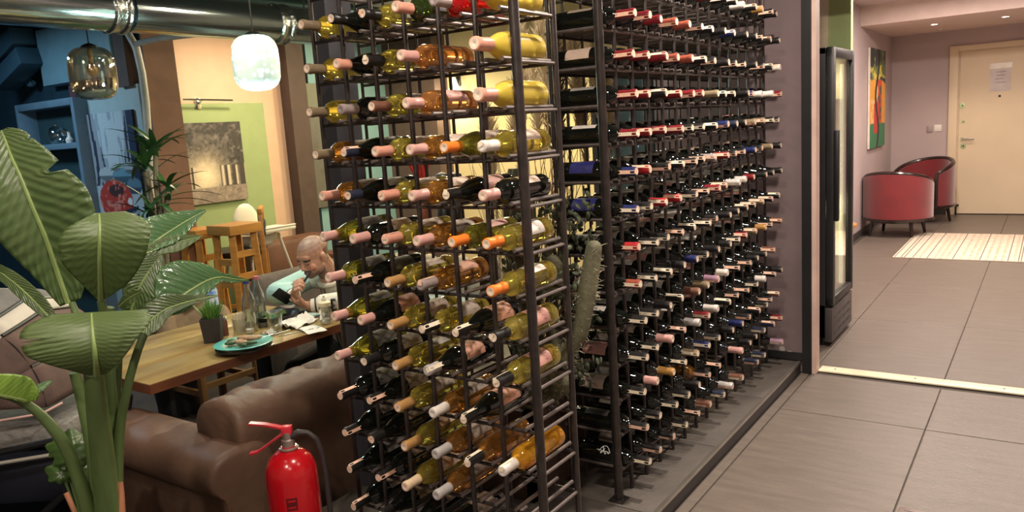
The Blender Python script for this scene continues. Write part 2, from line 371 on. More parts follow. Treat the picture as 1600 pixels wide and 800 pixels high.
for r, row in enumerate(Lrows):
    for c, it in enumerate(row):
        if not it: continue
        g, cap, stp, sr, lab = it
        pr = 'burgundy' if (g in 'DG' and (r+c) % 3) else ('frosted' if g == 'F' else 'bordeaux')
        x = XL0 + PL*(c+.5) + rnd.uniform(-.004, .004); y = 2.002 + rnd.uniform(-.006, .006)
        rad = {'bordeaux': .037, 'burgundy': .039, 'frosted': .040}[pr]
        z = ROWZ[r] + .008 + math.sqrt((rad+.0063)**2 - .028**2) + .0004
        lb = f"{GL[g][1]} wine bottle with {capword(cap)} capsule, front rack, {ORD[r]} row, " + ('leftmost' if c == 0 else 'rightmost' if c == 5 else ORD[c]+' column')
        bottle(g, cap, stp, (x, y, z), math.pi, lb, 'wine bottles in the front rack', pr, lab, R_(rnd.uniform(-25, 25)), R_(-sr), 'p' if cap not in ('silver', 'white', 'grey') else cap)
# side rack
XF, XB, YR0 = -1.275, -1.475, 2.53
RY = [2.475] + [YR0+.1325*(k+.5) for k in range(13)]
RROWZ = [1.764+.1327] + ROWZ
Rt = {
 1: [('D','red','s'),('D','red','s'),('D','red',0),('D','brick','s'),('D','brick',0),('D','black','s')],
 2: [('D','red','s'),('D','red','s'),('D','red','s'),('D','brick','s'),('D','brick',0),('D','black','s')],
 3: [('D','red','s'),('D','red','s'),('D','black','s'),('D','red','s'),('D','red','s'),('D','red','s'),('D','olive',0)],
 4: [('D','red','w'),('D','red','s'),('D','red','s'),('D','red','s'),('D','black','w'),('D','black','w'),('D','black','w')],
 5: [('D','blue','s'),('D','scarlet','s'),('D','black','s'),('D','black','w'),('D','black','s'),('D','black','s'),('D','grey','s'),('D','red','s')],
 6: [('D','blue','w'),('D','black','w'),('D','scarlet','w'),('D','scarlet','s'),('D','black','w'),('D','black','s'),('D','red','s'),('D','brown','s')],
 7: [('D','scarlet','s'),('D','black','w'),('D','black','w'),('D','black','s'),('D','black','w')],
 8: [('D','brick','w'),('D','black','w'),('D','black','w'),('D','black',0),('D','blue',0),('D','black','w')],
 9: [('D','black','w'),('D','black','w'),('D','black',0),('D','black','w'),('D','brown',0),('D','olive',0)],
 10: [('D','black','w'),('D','black','w'),('D','pink',0),('D','black','s'),('D','silver',0),('D','red','w'),('D','white',0)],
 11: [('D','black','w'),('D','pink',0),('D','bronze',0),('D','black','w'),('D','olive','w'),('D','blue','w')],
 12: [('D','black','s'),('D','black','w'),('D','black','w'),('D','black','w'),('D','black',0)],
 13: [('D','black','w'),('D','black','s'),('D','black','s'),('D','black','w')]}
firstlab = {0: 'beige', 1: 'tan', 2: 'beige', 3: 'grey', 4: 'white', 5: 'blue', 6: 'blue', 7: 'grey', 8: 'rosy', 9: 'white', 10: 'rosy', 11: 'beige', 12: 'dark', 13: 0}
caps_rand = ['black']*11 + ['red', 'brown', 'silver', 'lilac', 'olive', 'white', 'blue', 'pink', 'bronze', 'navy']
for r in range(14):
    for c in range(14):
        tab = Rt.get(r, [])
        if c < len(tab): g, cap, stp = tab[c]
        else: g, cap, stp = 'D', rnd.choice(caps_rand), rnd.choice(['w', 's', 0, 0, 's'])
        if (r, c) in ((13, 9), (12, 7), (13, 12), (9, 13)): continue
        if r >= 11 and c in (5,) and cap == 'black': g = 'A'
        pr = 'burgundy' if rnd.random() < .35 else 'bordeaux'
        rad = .039 if pr == 'burgundy' else .037
        z = RROWZ[r] + .008 + math.sqrt((rad+.0063)**2 - .028**2) + .0004
        y = RY[c] + rnd.uniform(-.004, .004)
        if c == 0: sr = 95; lr = 15 if r in (2, 5, 6, 8, 10, 11) else -5
        else: sr = rnd.choice([60, 75, 95, 110, 40, 120, 85]); lr = rnd.uniform(-40, 40)
        lab = firstlab[r] if c == 0 else rnd.choice(['beige', 'rosy', 'tan', 'white', 'grey', 'tan'])
        if r == 0: tr = 'uppermost visible row'
        else: tr = ORD[r] + ' row down'
        pos = 'beside corner post' if c == 0 else ('beside mauve wall' if c == 13 else ORD[c]+' column')
        lb = f"dark wine bottle with {capword(cap)} cap, side rack, {tr}, {pos}"
        b = bottle(g, cap, stp, (XB+rnd.uniform(-.012, .010), y, z), -math.pi/2, lb, 'wine bottles in the side rack', pr, lab, R_(lr), R_(sr), 'p' if cap not in ('silver', 'white') else cap, 150 if (c or r in (2, 5, 6, 8, 10, 11)) else 100)
        if r == 13 and c == 0:   # white emblem on the bare bottle
            em = MB()
            wm = mat('white_print', (.8, .8, .8), .5)
            rr = .0376 if pr == 'bordeaux' else .0396
            def arc(pts, wd):
                P = [Vector((rr*math.sin(a), yy, rr*math.cos(a))) for a, yy in pts]
                em.tube(P, wd, 5)
            arc([(.95-.0*i, .14+.0) if False else (1.1-.62*math.sin(i*math.pi/8), .155-.006*i) for i in range(9)], .0012)
            arc([(1.15, .13), (.55, .12)], .0016); arc([(1.05, .145), (1.0, .115), (.95, .10)], .0014); arc([(.75, .13), (1.15, .122)], .0014)
            for a, yy in ((1.15, .148), (1.22, .135), (1.2, .118)): em.ball((rr*math.sin(a), yy, rr*math.cos(a)), .004, seg=8)
            em.build('emblem', wm, b)

# ---------------------------------------------------------------- racks
ra = thing('wine_rack', 'grey metal wine rack of round rods facing the dining area, mostly light bottles', 'wine rack', (-1.6, 1.9, .065))
def part(root, mb, name, m): 
    o = mb.build(name, m, root); o.matrix_parent_inverse = Matrix.Translation(root.location).inverted(); return o
def keep(o, root): o.parent = root; o.matrix_parent_inverse = Matrix.Translation(root.location).inverted(); return o
rodm = MB().tube([(0, 0, .067), (0, 0, 2.45)], .0075, 8).mesh('rod', M['steel'])
thinm = MB().tube([(0, 0, .067), (0, 0, 2.45)], .0055, 8).mesh('rear_rod', M['steel'])
for k in range(6):
    keep(link('rod', rodm, None, (XL0+PL*k, 1.8, 0)), ra)
part(ra, MB().tube([(XL0+PL*6, 1.8, .067), (XL0+PL*6, 1.8, 2.45)], .0145, 14), 'corner_post', M['steel'])
part(ra, MB().tube([(XL0+PL*6, 2.0, .067), (XL0+PL*6, 2.0, 2.45)], .0095, 10), 'corner_post', M['steel'])
for k in range(6): keep(link('rear_rod', thinm, None, (XL0+PL*k, 2.0, 0)), ra)
xb1 = XL0+PL*6
barL = MB().tube([(XL0, 0, 0), (xb1, 0, 0)], .0055, 6).mesh('crossbar', M['steel'])
railL = MB().tube([(0, 1.786, 0), (0, 2.03, 0)], .0062, 8).mesh('bottle_rail', M['rail'])
for z in ROWZ + [ROWZ[0]+.1327]:
    keep(link('crossbar', barL, None, (0, 1.8, z-.003)), ra); keep(link('crossbar', barL, None, (0, 2.0, z-.003)), ra)
    keep(link('end_bar', gm('endL', lambda: MB().tube([(xb1, 1.8, 0), (xb1, 2.0, 0)], .0055, 8).mesh('end_bar', M['rail'])), None, (0, 0, z-.003)), ra)
    for k in range(6):
        for s in (-1, 1): keep(link('bottle_rail', railL, None, (XL0+PL*(k+.5)+s*.028, 0, z+.0085)), ra)
rb = thing('wine_rack', 'grey metal wine rack along the corridor step, full of dark bottles', 'wine rack', (-1.375, 3.3, .065))
part(rb, MB().tube([(XF, 2.42, .067), (XF, 2.42, 2.45)], .0165, 14), 'corner_post', M['steel'])
part(rb, MB().tube([(XB, 2.42, .067), (XB, 2.42, 2.45)], .0075, 10), 'corner_post', M['steel'])
for k in range(14):
    keep(link('rod', rodm, None, (XF, YR0+.1325*k, 0)), rb); keep(link('rear_rod', thinm, None, (XB, YR0+.1325*k, 0)), rb)
barR = MB().tube([(0, 2.42, 0), (0, YR0+.1325*13, 0)], .0055, 6).mesh('crossbar', M['steel'])
railR = MB().tube([(XB-.028, 0, 0), (XF+.013, 0, 0)], .0062, 8).mesh('bottle_rail', M['rail'])
far = MB(); nr = 0
for z in RROWZ:
    keep(link('crossbar', barR, None, (XF, 0, z-.003)), rb); keep(link('crossbar', barR, None, (XB, 0, z-.003)), rb)
    for c in range(14):
        for s in (-1, 1):
            if c < 10: keep(link('bottle_rail', railR, None, (0, RY[c]+s*.028, z+.0085)), rb)
            else: far.tube([(XB-.028, RY[c]+s*.028, z+.0085), (XF+.013, RY[c]+s*.028, z+.0085)], .0062, 6)
fo = part(rb, far, 'far_rails', M['rail']); fo['kind'] = 'stuff'
for root, pts in ((ra, [(XL0, 1.8), (XL0, 2.0), (xb1, 1.8), (xb1, 2.0)]), (rb, [(XF, 2.42), (XB, 2.42)])):
    for x, y in pts: part(root, MB().box(x-.03, x+.03, y-.03, y+.03, .0655, .0705, bev=.002), 'foot_plate', M['steel'])

# steel post behind the rack
tag(MB().box(-2.275, -2.195, 2.06, 2.19, FL, 2.75).build('steel_post', mat('post_grey', (.055, .055, .065), .5, .2)), 'dark grey square steel post standing at the left end of the front rack', 'post')

# ================================================================ hall furniture
# door
dm = mat('cream_door', (.74, .61, .43), .45, 0, .03, 3)
d = struct('door_1', B(-.99, -.09, 11.44, 11.48, .012, 2.035, bev=.003), dm)
fr = MB().box(-1.10, -1.0, 11.385, 11.44, 0, 2.10, bev=.006).box(-.08, .02, 11.385, 11.44, 0, 2.10, bev=.006).box(-1.10, .02, 11.386, 11.44, 2.045, 2.11, bev=.006)
fr.build('door_frame', dm, d)
MB().box(-1.0, -.985, 11.41, 11.44, 0, 2.045).box(-1.0, -.08, 11.411, 11.44, 2.03, 2.045).build('door_stop_bead', mat('cream_bead', (.62, .50, .36), .5), d)
def ymtx(x, y, z): return Matrix.Translation((x, y, z)) @ Matrix.Rotation(R_(90), 4, 'X')
for nm, (px_, py_), r in (('upper_lock', (1504, 165), .033), ('keyhole_cover', (1505, 190), .02), ('keyhole_cover', (1505, 228), .033)):
    p = at_y(px_, py_, 11.44)
    k = MB().lathe([(0, .012), (r*.5, .012), (r*.55, .008), (r, .008), (r, 0)], 18, mtx=ymtx(p.x, 11.44, p.z)).build(nm, M['chrome'], d)
    MB().lathe([(0, .016), (r*.3, .015), (r*.3, .01)], 12, mtx=ymtx(p.x, 11.44, p.z)).build('key_slot', M['black'], k)
p = at_y(1504, 217, 11.44)
MB().tube([(p.x, 11.44, p.z), (p.x, 11.39, p.z), (p.x+.03, 11.385, p.z), (p.x+.13, 11.385, p.z)], .0105, 8).lathe([(.024, 0), (.024, .01), (0, .01)], 14, mtx=ymtx(p.x, 11.44, p.z)).build('door_handle', M['chrome'], d)
p = at_y(1562, 150, 11.44); MB().lathe([(.014, 0), (.014, .006), (.007, .007), (0, .003)], 14, mtx=ymtx(p.x, 11.44, p.z)).build('peephole', M['black'], d)
a = at_y(1548, 104, 11.437); b = at_y(1579, 141, 11.437)
pp = tag(B(a.x, b.x, 11.432, 11.4385, b.z, a.z).build('paper_notice', mat('pale_paper', (.66, .60, .58), .6)), 'pale paper notice with a few grey lines taped on the cream door', 'notice')
B(a.x-.01, b.x+.01, 11.430, 11.4345, a.z-.03, a.z+.035).build('tape', mat('glossy_tape', (.9, .86, .78), .15), pp)
for k in range(4):
    B(a.x+.05+.01*(k % 2), b.x-.05-.012*(k % 3), 11.4305, 11.432, a.z-.075-.042*k, a.z-.067-.042*k).build('text_line', mat('grey_ink', (.34, .30, .31), .6) if k == 0 else bpy.data.materials['grey_ink'], pp)
p = at_y(1493, 327, 11.40)
tag(MB().tube([(p.x, 11.40, .0), (p.x, 11.40, .11)], .011, 8).box(p.x-.025, p.x+.035, 11.385, 11.415, .11, .135, bev=.004).build('door_stopper', M['black']), 'small dark door stopper standing at the foot of the cream door', 'door stopper')
p = at_y(1465.5, 200, 11.43)
sw = tag(B(p.x-.042, p.x+.042, 11.418, 11.43, p.z-.042, p.z+.042, bev=.003).build('light_switch', mat('switch_plastic', (.78, .75, .72), .4)), 'white square light switch on the lavender wall left of the door', 'switch')
B(p.x-.028, p.x+.028, 11.414, 11.42, p.z-.028, p.z+.028, bev=.002).build('rocker', M['white'], sw)
tag(B(p.x-.125, p.x-.06, 11.412, 11.43, p.z-.05, p.z+.03, bev=.006).build('wall_thermostat', mat('grey_plastic', (.36, .30, .29), .5)), 'small grey wall box just left of the white light switch', 'wall box')
# downlights in the beam
for px_, py_ in ((1460, 38), (1571, 26)):
    p = at_z(px_, py_, 2.30)
    t = thing('downlight', 'recessed lit downlight under the beam, ' + ('left' if px_ < 1500 else 'right') + ' one of the pair before the door', 'downlight', (p.x, p.y, 2.30), 0, 'downlights in the hall')
    MB().lathe([(.032, -.001), (.045, -.004), (.048, 0)], 18).build('trim_ring', M['white'], t)
    MB().lathe([(0, -.002), (.03, -.002), (.032, 0)], 16).build('bulb', mat('lit_bulb', (1, .9, .75), .5, emit=(1, .88, .7), es=25) if 'lit_bulb' not in bpy.data.materials else bpy.data.materials['lit_bulb'], t)
    lamp('SPOT', (p.x, p.y, 2.29), 30, (1, .82, .62), .03, (0, 0, 0), 130)
p = at_z(1490, 1, 2.51)
t = thing('downlight', 'recessed lit downlight in the hall ceiling at the top of the picture', 'downlight', (p.x, p.y, 2.51), 0, 'downlights in the hall')
MB().lathe([(.032, -.001), (.045, -.004), (.048, 0)], 18).build('trim_ring', M['white'], t)
MB().lathe([(0, -.002), (.03, -.002), (.032, 0)], 16).build('bulb', bpy.data.materials['lit_bulb'], t)
p = at_z(1469.5, 45, 2.30)
tag(MB().lathe([(0, -.012), (.016, -.012), (.02, 0)], 14, o=(p.x, p.y, 2.30)).build('ceiling_sensor', M['white']), 'tiny white sensor under the beam beside the left downlight', 'sensor')

# flat pictures: thin boards with a painted grid
PIC = attr_mat('painted_print', .55)
def canvas(name, label, w, h, fn, mtx, n=(90, 110), th=.025, edge=None):
    bm = bmesh.new(); nx, nz = n
    V = [[bm.verts.new((w*(i/nx-.5), 0, h*(j/nz-.5))) for i in range(nx+1)] for j in range(nz+1)]
    for j in range(nz):
        for i in range(nx): bm.faces.new((V[j][i], V[j][i+1], V[j+1][i+1], V[j+1][i]))
    me = bpy.data.meshes.new(name); bm.to_mesh(me); bm.free()
    ca = me.color_attributes.new('Col', 'FLOAT_COLOR', 'POINT')
    k = 0
    for j in range(nz+1):
        for i in range(nx+1):
            c = fn(i/nx, j/nz); ca.data[k].color = (*c, 1); k += 1
    me.materials.append(PIC)
    o = MB().box(-w/2, w/2, .0012, th, -h/2, h/2).build(name, edge or M['black']); o.matrix_world = mtx
    tag(o, label, 'picture')
    link('print', me, o)
    return o
def mix(a, b, t): t = max(0, min(1, t)); return tuple(x*(1-t)+y*t for x, y in zip(a, b))
def hsh(x, y, s=0):
    v = math.sin(x*12.9898+y*78.233+s*37.7)*43758.5453; return v-math.floor(v)
def vn(x, y, s=0):
    xi, yi = math.floor(x), math.floor(y); fx, fy = x-xi, y-yi
    fx = fx*fx*(3-2*fx); fy = fy*fy*(3-2*fy)
    return (hsh(xi, yi, s)*(1-fx)+hsh(xi+1, yi, s)*fx)*(1-fy)+(hsh(xi, yi+1, s)*(1-fx)+hsh(xi+1, yi+1, s)*fx)*fy
def fbm(x, y, s=0): return .5*vn(x, y, s)+.3*vn(2.1*x, 2.1*y, s+1)+.2*vn(4.3*x, 4.3*y, s+2)
def paint_abstract(u, v):
    n = fbm(u*5, v*9, 3); m = fbm(u*6+4, v*10, 8)
    if v < .22+.05*n: c = (.04, .22, .10)
    elif v < .62+.1*m:
        c = (.85, .38, .05) if (u < .35 or u > .75) else ((.62, .08, .04) if m > .42 else (.10, .10, .10))
        if n > .62: c = (.90, .55, .25)
    else: c = (.05, .07, .07) if n < .5 else ((.16, .22, .08) if m < .55 else (.68, .55, .10))
    if .25 < u < .6 and .15 < v < .45: c = (.60, .05, .04)
    if abs(u-.45-.1*math.sin(v*9)) < .06: c = (.03, .03, .03)
    return c
pw = (10.75-9.78)
mt = Matrix.Translation((-1.73, 10.27, 1.525)) @ Matrix.Rotation(R_(90), 4, 'Z')
canvas('abstract_painting', 'tall colourful abstract canvas on the lavender hall wall above the armchairs', pw, 1.14, paint_abstract, mt, edge=mat('canvas_edge', (.75, .70, .62), .7))

# fridge
t = thing('display_fridge', 'tall black upright display fridge with a lit glass door in the hall', 'fridge', (-1.38, 5.16, 0))
fb = mat('fridge_black', (.02, .02, .022), .4)
y0, y1, x0, x1 = 4.89, 5.46, -1.68, -1.105
part(t, MB().box(x0, x1, y0, y0+.03, .05, 1.80, bev=.004).box(x0, x1, y1-.03, y1, .05, 1.80, bev=.004).box(x0, x0+.03, y0, y1, .05, 1.80).box(x0, x1, y0, y1, 1.76, 1.80, bev=.004).box(x0, x1, y0, y1, .05, .26), 'cabinet', fb)
part(t, MB().box(x0+.031, x0+.033, y0+.031, y1-.031, .261, 1.759).box(x0+.031, x1-.002, y0+.031, y0+.033, .261, 1.759).box(x0+.031, x1-.002, y1-.033, y1-.031, .261, 1.759).box(x0+.031, x1-.002, y0+.031, y1-.031, .261, .264), 'liner', mat('fridge_liner', (.75, .70, .50), .4))
part(t, MB().tube([(x1-.02, y1-.05, .3), (x1-.02, y1-.05, 1.72)], .012, 8), 'light_strip', mat('fridge_light', (1, .9, .6), .5, emit=(1, .93, .66), es=1.6))
for z in (.55, .88, 1.2, 1.5):
    sh = part(t, MB().box(x0+.04, x1-.03, y0+.035, y1-.035, z, z+.008), 'shelf', mat('glass_shelf', (.5, .5, .4), .2) if z == .55 else bpy.data.materials['glass_shelf'])
t2 = part(t, MB().box(-1.102, -1.06, y0, y0+.055, .26, 1.80, bev=.004).box(-1.102, -1.06, y1-.045, y1, .26, 1.80, bev=.004).box(-1.102, -1.061, y0, y1, 1.74, 1.80, bev=.004).box(-1.102, -1.061, y0, y1, .26, .31, bev=.004), 'door', fb)
gl = MB().box(-1.083, -1.079, y0+.05, y1-.04, .305, 1.745).build('glass_pane', clear_glass('door_glass', (.93, .95, .9), .3), t2)
MB().box(-1.061, -1.035, y0+.012, y0+.05, .78, 1.32, bev=.006).build('handle', M['black'], t2)
MB().box(-1.0845, -1.083, y1-.062, y1-.045, .31, 1.74).build('inner_seal', mat('seal_grey', (.5, .47, .38), .4), t2)
gr = part(t, MB().box(-1.11, -1.065, y0, y1, .03, .245, bev=.006), 'base_grille', mat('grille_grey', (.07, .06, .06), .4))
for i in range(4):
    for j in range(3):
        MB().box(-1.066, -1.0635, y0+.05+.125*i, y0+.14+.125*i, .075+.05*j, .088+.05*j).build('slot', M['black'], gr)
part(t, MB().box(x0+.02, x0+.08, y0+.03, y0+.08, 0, .05).box(x1-.08, x1-.02, y0+.03, y0+.08, 0, .05).box(x0+.02, x0+.08, y1-.08, y1-.03, 0, .05).box(x1-.08, x1-.02, y1-.08, y1-.03, 0, .05), 'foot', M['black'])
yb = mat('fridge_bottle', (.75, .55, .12), .2, trans=.3); kk = 0
for z, nn in ((.888, 4), (1.208, 4), (1.508, 4), (.558, 3)):
    for i in range(nn):
        o = tag(MB().lathe([(.0, 0), (.03, 0), (.032, .01), (.032, .12), (.012, .17), (.012, .21), (0, .212)], 14).build('drink_bottle', yb, None, True, (-1.2-.06*(i % 2), y0+.09+.12*i, z+.0005)), f"small yellow drink bottle inside the fridge, {['lowest','third','second','top'][[.558,.888,1.208,1.508].index(z)]} shelf, {ORD[i] if i else 'first'} from the near side", 'bottle', 'drink bottles in the fridge')
lamp('POINT', (-1.22, 5.30, 1.62), 3.5, (1, .92, .68), .05); lamp('POINT', (-1.22, 5.30, .8), 3.0, (1, .92, .68), .05)
# stool
t = thing('wooden_stool', 'round orange wooden stool peeking out behind the fridge', 'stool', (-1.50, 7.0, 0))
wood_o = mat('orange_wood', (.50, .22, .06), .35, 0, .15, 5, stretch=(1, 8, 1))
MB().lathe([(0, .445), (.16, .445), (.17, .45), (.17, .47), (.16, .478), (0, .478)], 26).build('seat', wood_o, t)
for k in range(4):
    a = R_(45+90*k); MB().tube([(.1*math.cos(a), .1*math.sin(a), .446), (.15*math.cos(a), .15*math.sin(a), 0)], .014, 8).build('leg', wood_o, t)

# armchairs
velvet = mat('red_velvet', (.17, .008, .012), .65, 0, .15, 5, .1, 200, sheen=.6); darkwood = mat('dark_wood', (.02, .010, .008), .25, coat=.4)
def armchair(label, x, y, rz):
    t = thing('tub_armchair', label, 'armchair', (x, y, 0), rz, 'armchairs in the hall')
    R, W = .36, .055
    def shell(r0, r1, zb, ztf, nm, m, a0=-20, a1=200, n=30):
        bm = bmesh.new(); rows = []
        for i in range(n+1):
            a = R_(a0+(a1-a0)*i/n); s = abs(i/n-.5)*2; zt = ztf(s); sq = 1.0
            c, sn = math.cos(a), math.sin(a)
            rows.append([bm.verts.new((r*c*1.0, r*sn*.95, z)) for r, z in ((r0, zb), (r1, zb), (r1, zt), (r0, zt))])
        for i in range(n):
            for k in range(4): bm.faces.new((rows[i][k], rows[i][(k+1) % 4], rows[i+1][(k+1) % 4], rows[i+1][k]))
        bm.faces.new(rows[0]); bm.faces.new(rows[-1][::-1])
        mb = MB(); mb.bm.free(); mb.bm = bm; return mb.build(nm, m, t)
    top = lambda s: .76 - .16*s*s
    shell(R-W, R, .20, lambda s: top(s), 'backrest', velvet)
    shell(R-W-.012, R+.012, .195, lambda s: .225, 'base_band', darkwood)
    rail = [(( (R-W/2)*math.cos(R_(-20+220*i/30)), (R-W/2)*.95*math.sin(R_(-20+220*i/30)), top(abs(i/30-.5)*2)+.012)) for i in range(31)]
    rail = [(rail[0][0], rail[0][1]-.02, .2)] + [(rail[0][0], rail[0][1]-.02, .55)] + rail + [(rail[-1][0], rail[-1][1]-.02, .55), (rail[-1][0], rail[-1][1]-.02, .2)]
    MB().tube(rail, .024, 8).build('arm_rail', darkwood, t)
    MB().lathe([(0, .225), (.27, .225), (.285, .25), (.285, .38), (.26, .42), (.15, .435), (0, .438)], 28).build('seat_cushion', velvet, t)
    MB().lathe([(0, .17), (.29, .17), (.29, .224), (0, .224)], 28).build('seat_frame', darkwood, t)
    for sx, sy in ((-1, -1), (1, -1), (-1, 1), (1, 1)):
        MB().tube([(.20*sx, .19*sy, .2), (.225*sx, .215*sy, 0)], [.024, .015], 8).build('leg', darkwood, t)
    return t
c1_ = armchair('dark red tub armchair nearest to the camera, seen from behind', -1.405, 9.62, R_(170)); c1_.scale = (1, 1, .92)
c2_ = armchair('dark red tub armchair by the cream door, behind the other one', -1.30, 10.75, R_(-35)); c2_.scale = (1.0, 1.0, .98)
# rug
rug = mat('rug_cream', (.66, .58, .46), .9, 0, .15, 18, .2, 200); rugd = mat('rug_line', (.16, .10, .07), .9)
a = at_z(1397, 403, 0); ry0, ry1 = 8.1, 9.72
t = tag(B(-1.22, .35, ry0, ry1, .001, .009, bev=.002).build('rug', rug), 'cream striped rug with thin dark lines lying on the hall floor', 'rug')
rs = mat('rug_band', (.60, .46, .33), .9, 0, .25, 30)
for x in (-1.205, -1.15, -1.12, -1.05, -.93, -.72, -.505, -.29, -.21, -.19, .1): B(x, x+.007, ry0+.004, ry1-.004, .0092, .0104).build('dark_stripe', rugd, t)
for x in (-1.0, -.88, -.83, -.78, -.66, -.6, -.55, -.46, -.4, -.34, -.25, -.12): B(x, x+.022, ry0+.01, ry1-.01, .0091, .0098).build('woven_band', rs, t)
# floor drain at the picture's bottom edge
p = at_z(1405, 793, 0)
t = tag(B(p.x, p.x+.16, p.y-.16, p.y, .0002, .004, bev=.001).build('floor_drain', mat('drain_steel', (.30, .24, .22), .4, .5)), 'square metal floor drain cover at the bottom edge of the picture', 'drain')
for k in range(3): MB().box(p.x+.02+.02*k, p.x+.14-.02*k, p.y-.024-.02*k, p.y-.02-.02*k, .004, .0048).build('groove', M['black'], t)

# ================================================================ dining room
# forest picture + picture light
def paint_forest(u, v):
    n = fbm(u*16, v*16, 5); n2 = fbm(u*34, v*30, 9)
    d = math.hypot((u-.52)*1.15, (v-.34)*1.0)
    glow = math.exp(-(d/.21)**2)
    c = mix((.02, .017, .015), (.20, .17, .15), (n-.45)*1.7+(n2-.5)*.6)
    c = mix(c, (.30, .27, .24), .5*max(0, 1-v)*(n2 > .4))
    c = mix(c, (.92, .76, .50), glow*(.8+.3*n))
    if v < .46:
        for x, w in ((.06, .018), (.17, .02), (.30, .016), (.37, .01), (.70, .011), (.77, .018), (.86, .022), (.96, .03)):
            if abs(u-x) < w: c = (.05, .04, .03)
            elif abs(u-x-.03) < .013 and v > .2: c = (.60, .50, .36)
    if v < .2:
        c = mix((.11, .085, .07), (.42, .34, .26), n2+.15*glow)
        if abs(u-.52) < .28*(.2-v)*3: c = mix(c, (.20, .16, .13), .5)
    if u > .88 and v > .45 and n < .62: c = mix(c, (.03, .026, .022), .75)
    return c
fa = at_x(283, 190, -6.98); fb_ = at_x(372, 191, -6.98); fc = at_x(384, 310, -6.98)
W = .98; mt = Matrix.Translation((-6.955, fb_.y-W/2, (1.70+.90)/2)) @ Matrix.Rotation(R_(90), 4, 'Z')
canvas('forest_picture', 'sepia photograph print of a misty tree alley on the green wall panel', W, .80, paint_forest, mt)
p = at_x(317, 157, -6.9)
t = tag(MB().tube([(-6.99, p.y, p.z-.03), (-6.93, p.y, p.z), (-6.90, p.y, p.z+.01)], .008, 6).build('picture_lamp', M['chrome']), 'slim metal picture lamp mounted above the forest picture', 'wall lamp')
MB().tube([(-6.9, p.y-.22, p.z+.012), (-6.9, p.y+.34, p.z+.0)], .010, 8).build('lamp_bar', M['chrome'], t)
MB().box(-7, -6.98, p.y-.03, p.y+.03, p.z-.08, p.z+.03, bev=.004).build('bracket', M['chrome'], t)

# left wall: pale panel, car picture, blue cabinet, shelf unit, pipe
YW = 3.6
def wallrect(x0, y0, x1, y1, Y): a = at_y(x0, y0, Y); b = at_y(x1, y1, Y); return a.x, b.x, b.z, a.z
a = at_y(124, 150, 3.55); b = at_y(216, 128, 3.55)
tag(B(a.x, b.x, 3.54, 3.599, FL, 1.985, bev=.004).build('wall_panel', mat('pale_blue_panel', (.42, .52, .53), .6, 0, .05)), 'pale blue-grey board behind the car picture on the left wall', 'panel')
tag(B(a.x-.10, a.x-.002, 3.52, 3.599, FL, 2.05).build('red_brown_post', mat('redbrown', (.12, .05, .06), .6)), 'narrow red-brown upright between the shelf and the pale panel', 'post')
def paint_cars(u, v):
    n = fbm(u*14, v*20, 2); c = (.42, .52, .58)
    if v > .48:
        s = abs(u-.5)/.5
        lim = .16+(v-.48)*.35
        if abs(u-.5) > lim:
            c = mix((.035, .04, .075), (.42, .46, .50), (vn(u*22, v*3, 4) > .55)*.75)
            if u > .86: c = (.02, .03, .08)
        else: c = mix((.55, .62, .66), (.30, .36, .42), (vn(u*26, v*5, 7) > .6)*.8)
    else:
        c = (.46, .54, .60)
        if v < .12: c = (.40, .50, .58)
    for cx, cy, rx, ry, col in ((.28, .56, .16, .05, (.50, .55, .58)), (.62, .55, .20, .055, (.15, .32, .42)), (.80, .60, .12, .04, (.40, .44, .48)), (.85, .47, .16, .06, (.12, .22, .30)), (.50, .61, .12, .03, (.55, .58, .6))):
        if ((u-cx)/rx)**2+((v-cy)/ry)**2 < 1: c = mix(col, (.02, .03, .05), .75 if (v-cy) < -.01 else .05)
    e = ((u-.42)/.36)**2+((v-.37)/.15)**2
    if e < 1:
        c = (.50, .05, .035) if v > .29 else (.26, .02, .02)
        if ((u-.45)/.16)**2+((v-.44)/.045)**2 < 1: c = (.07, .03, .03)
        if n > .62: c = (.72, .22, .17)
    if ((u-.72)/.05)**2+((v-.36)/.025)**2 < 1: c = (.8, .8, .78)
    if .22 < u < .88 and .13+.12*(u-.2) < v < .25+.12*(u-.2):
        c = (.02, .03, .05)
        if abs(((v-.10*(u-.2))*16) % 1-.5) < .16: c = (.55, .62, .68)
    if .4 < u < .86 and v < .11: c = (.03, .05, .10)
    return c
a = at_y(131, 181, 3.5); b = at_y(203, 175, 3.5)
h = 1.15; mt = Matrix.Translation(((a.x+b.x)/2, 3.512, 1.79-h/2))
canvas('car_picture', 'street picture with red vintage car leaning on the left wall', b.x-a.x, h, paint_cars, mt, (70, 110), th=.022)
# white pipe
pm = mat('white_pipe', (.62, .62, .56), .4)
pts = [at_y(x, y, 3.5) for x, y in ((196, 45), (213, 75), (222, 115), (228, 160), (232, 220), (236, 300), (240, 360), (246, 470))]
tag(MB().tube(pts, .028, 10).build('drain_pipe', pm), 'white bent pipe running down the wall beside the brown panel', 'pipe')
pts = [at_y(x, y, 3.48) for x, y in ((214, 68), (250, 60), (300, 54), (345, 50))]
tag(MB().tube(pts, .022, 8).build('branch_pipe', pm), 'thin white pipe under the ceiling leading off to the right', 'pipe')
cable = [at_y(x, y, 3.5) for x, y in ((196, 48), (204, 66), (213, 90), (222, 112))]
tag(MB().tube(cable, .008, 6).build('cable', pm), 'thin pale cable curling beside the white pipe', 'cable')
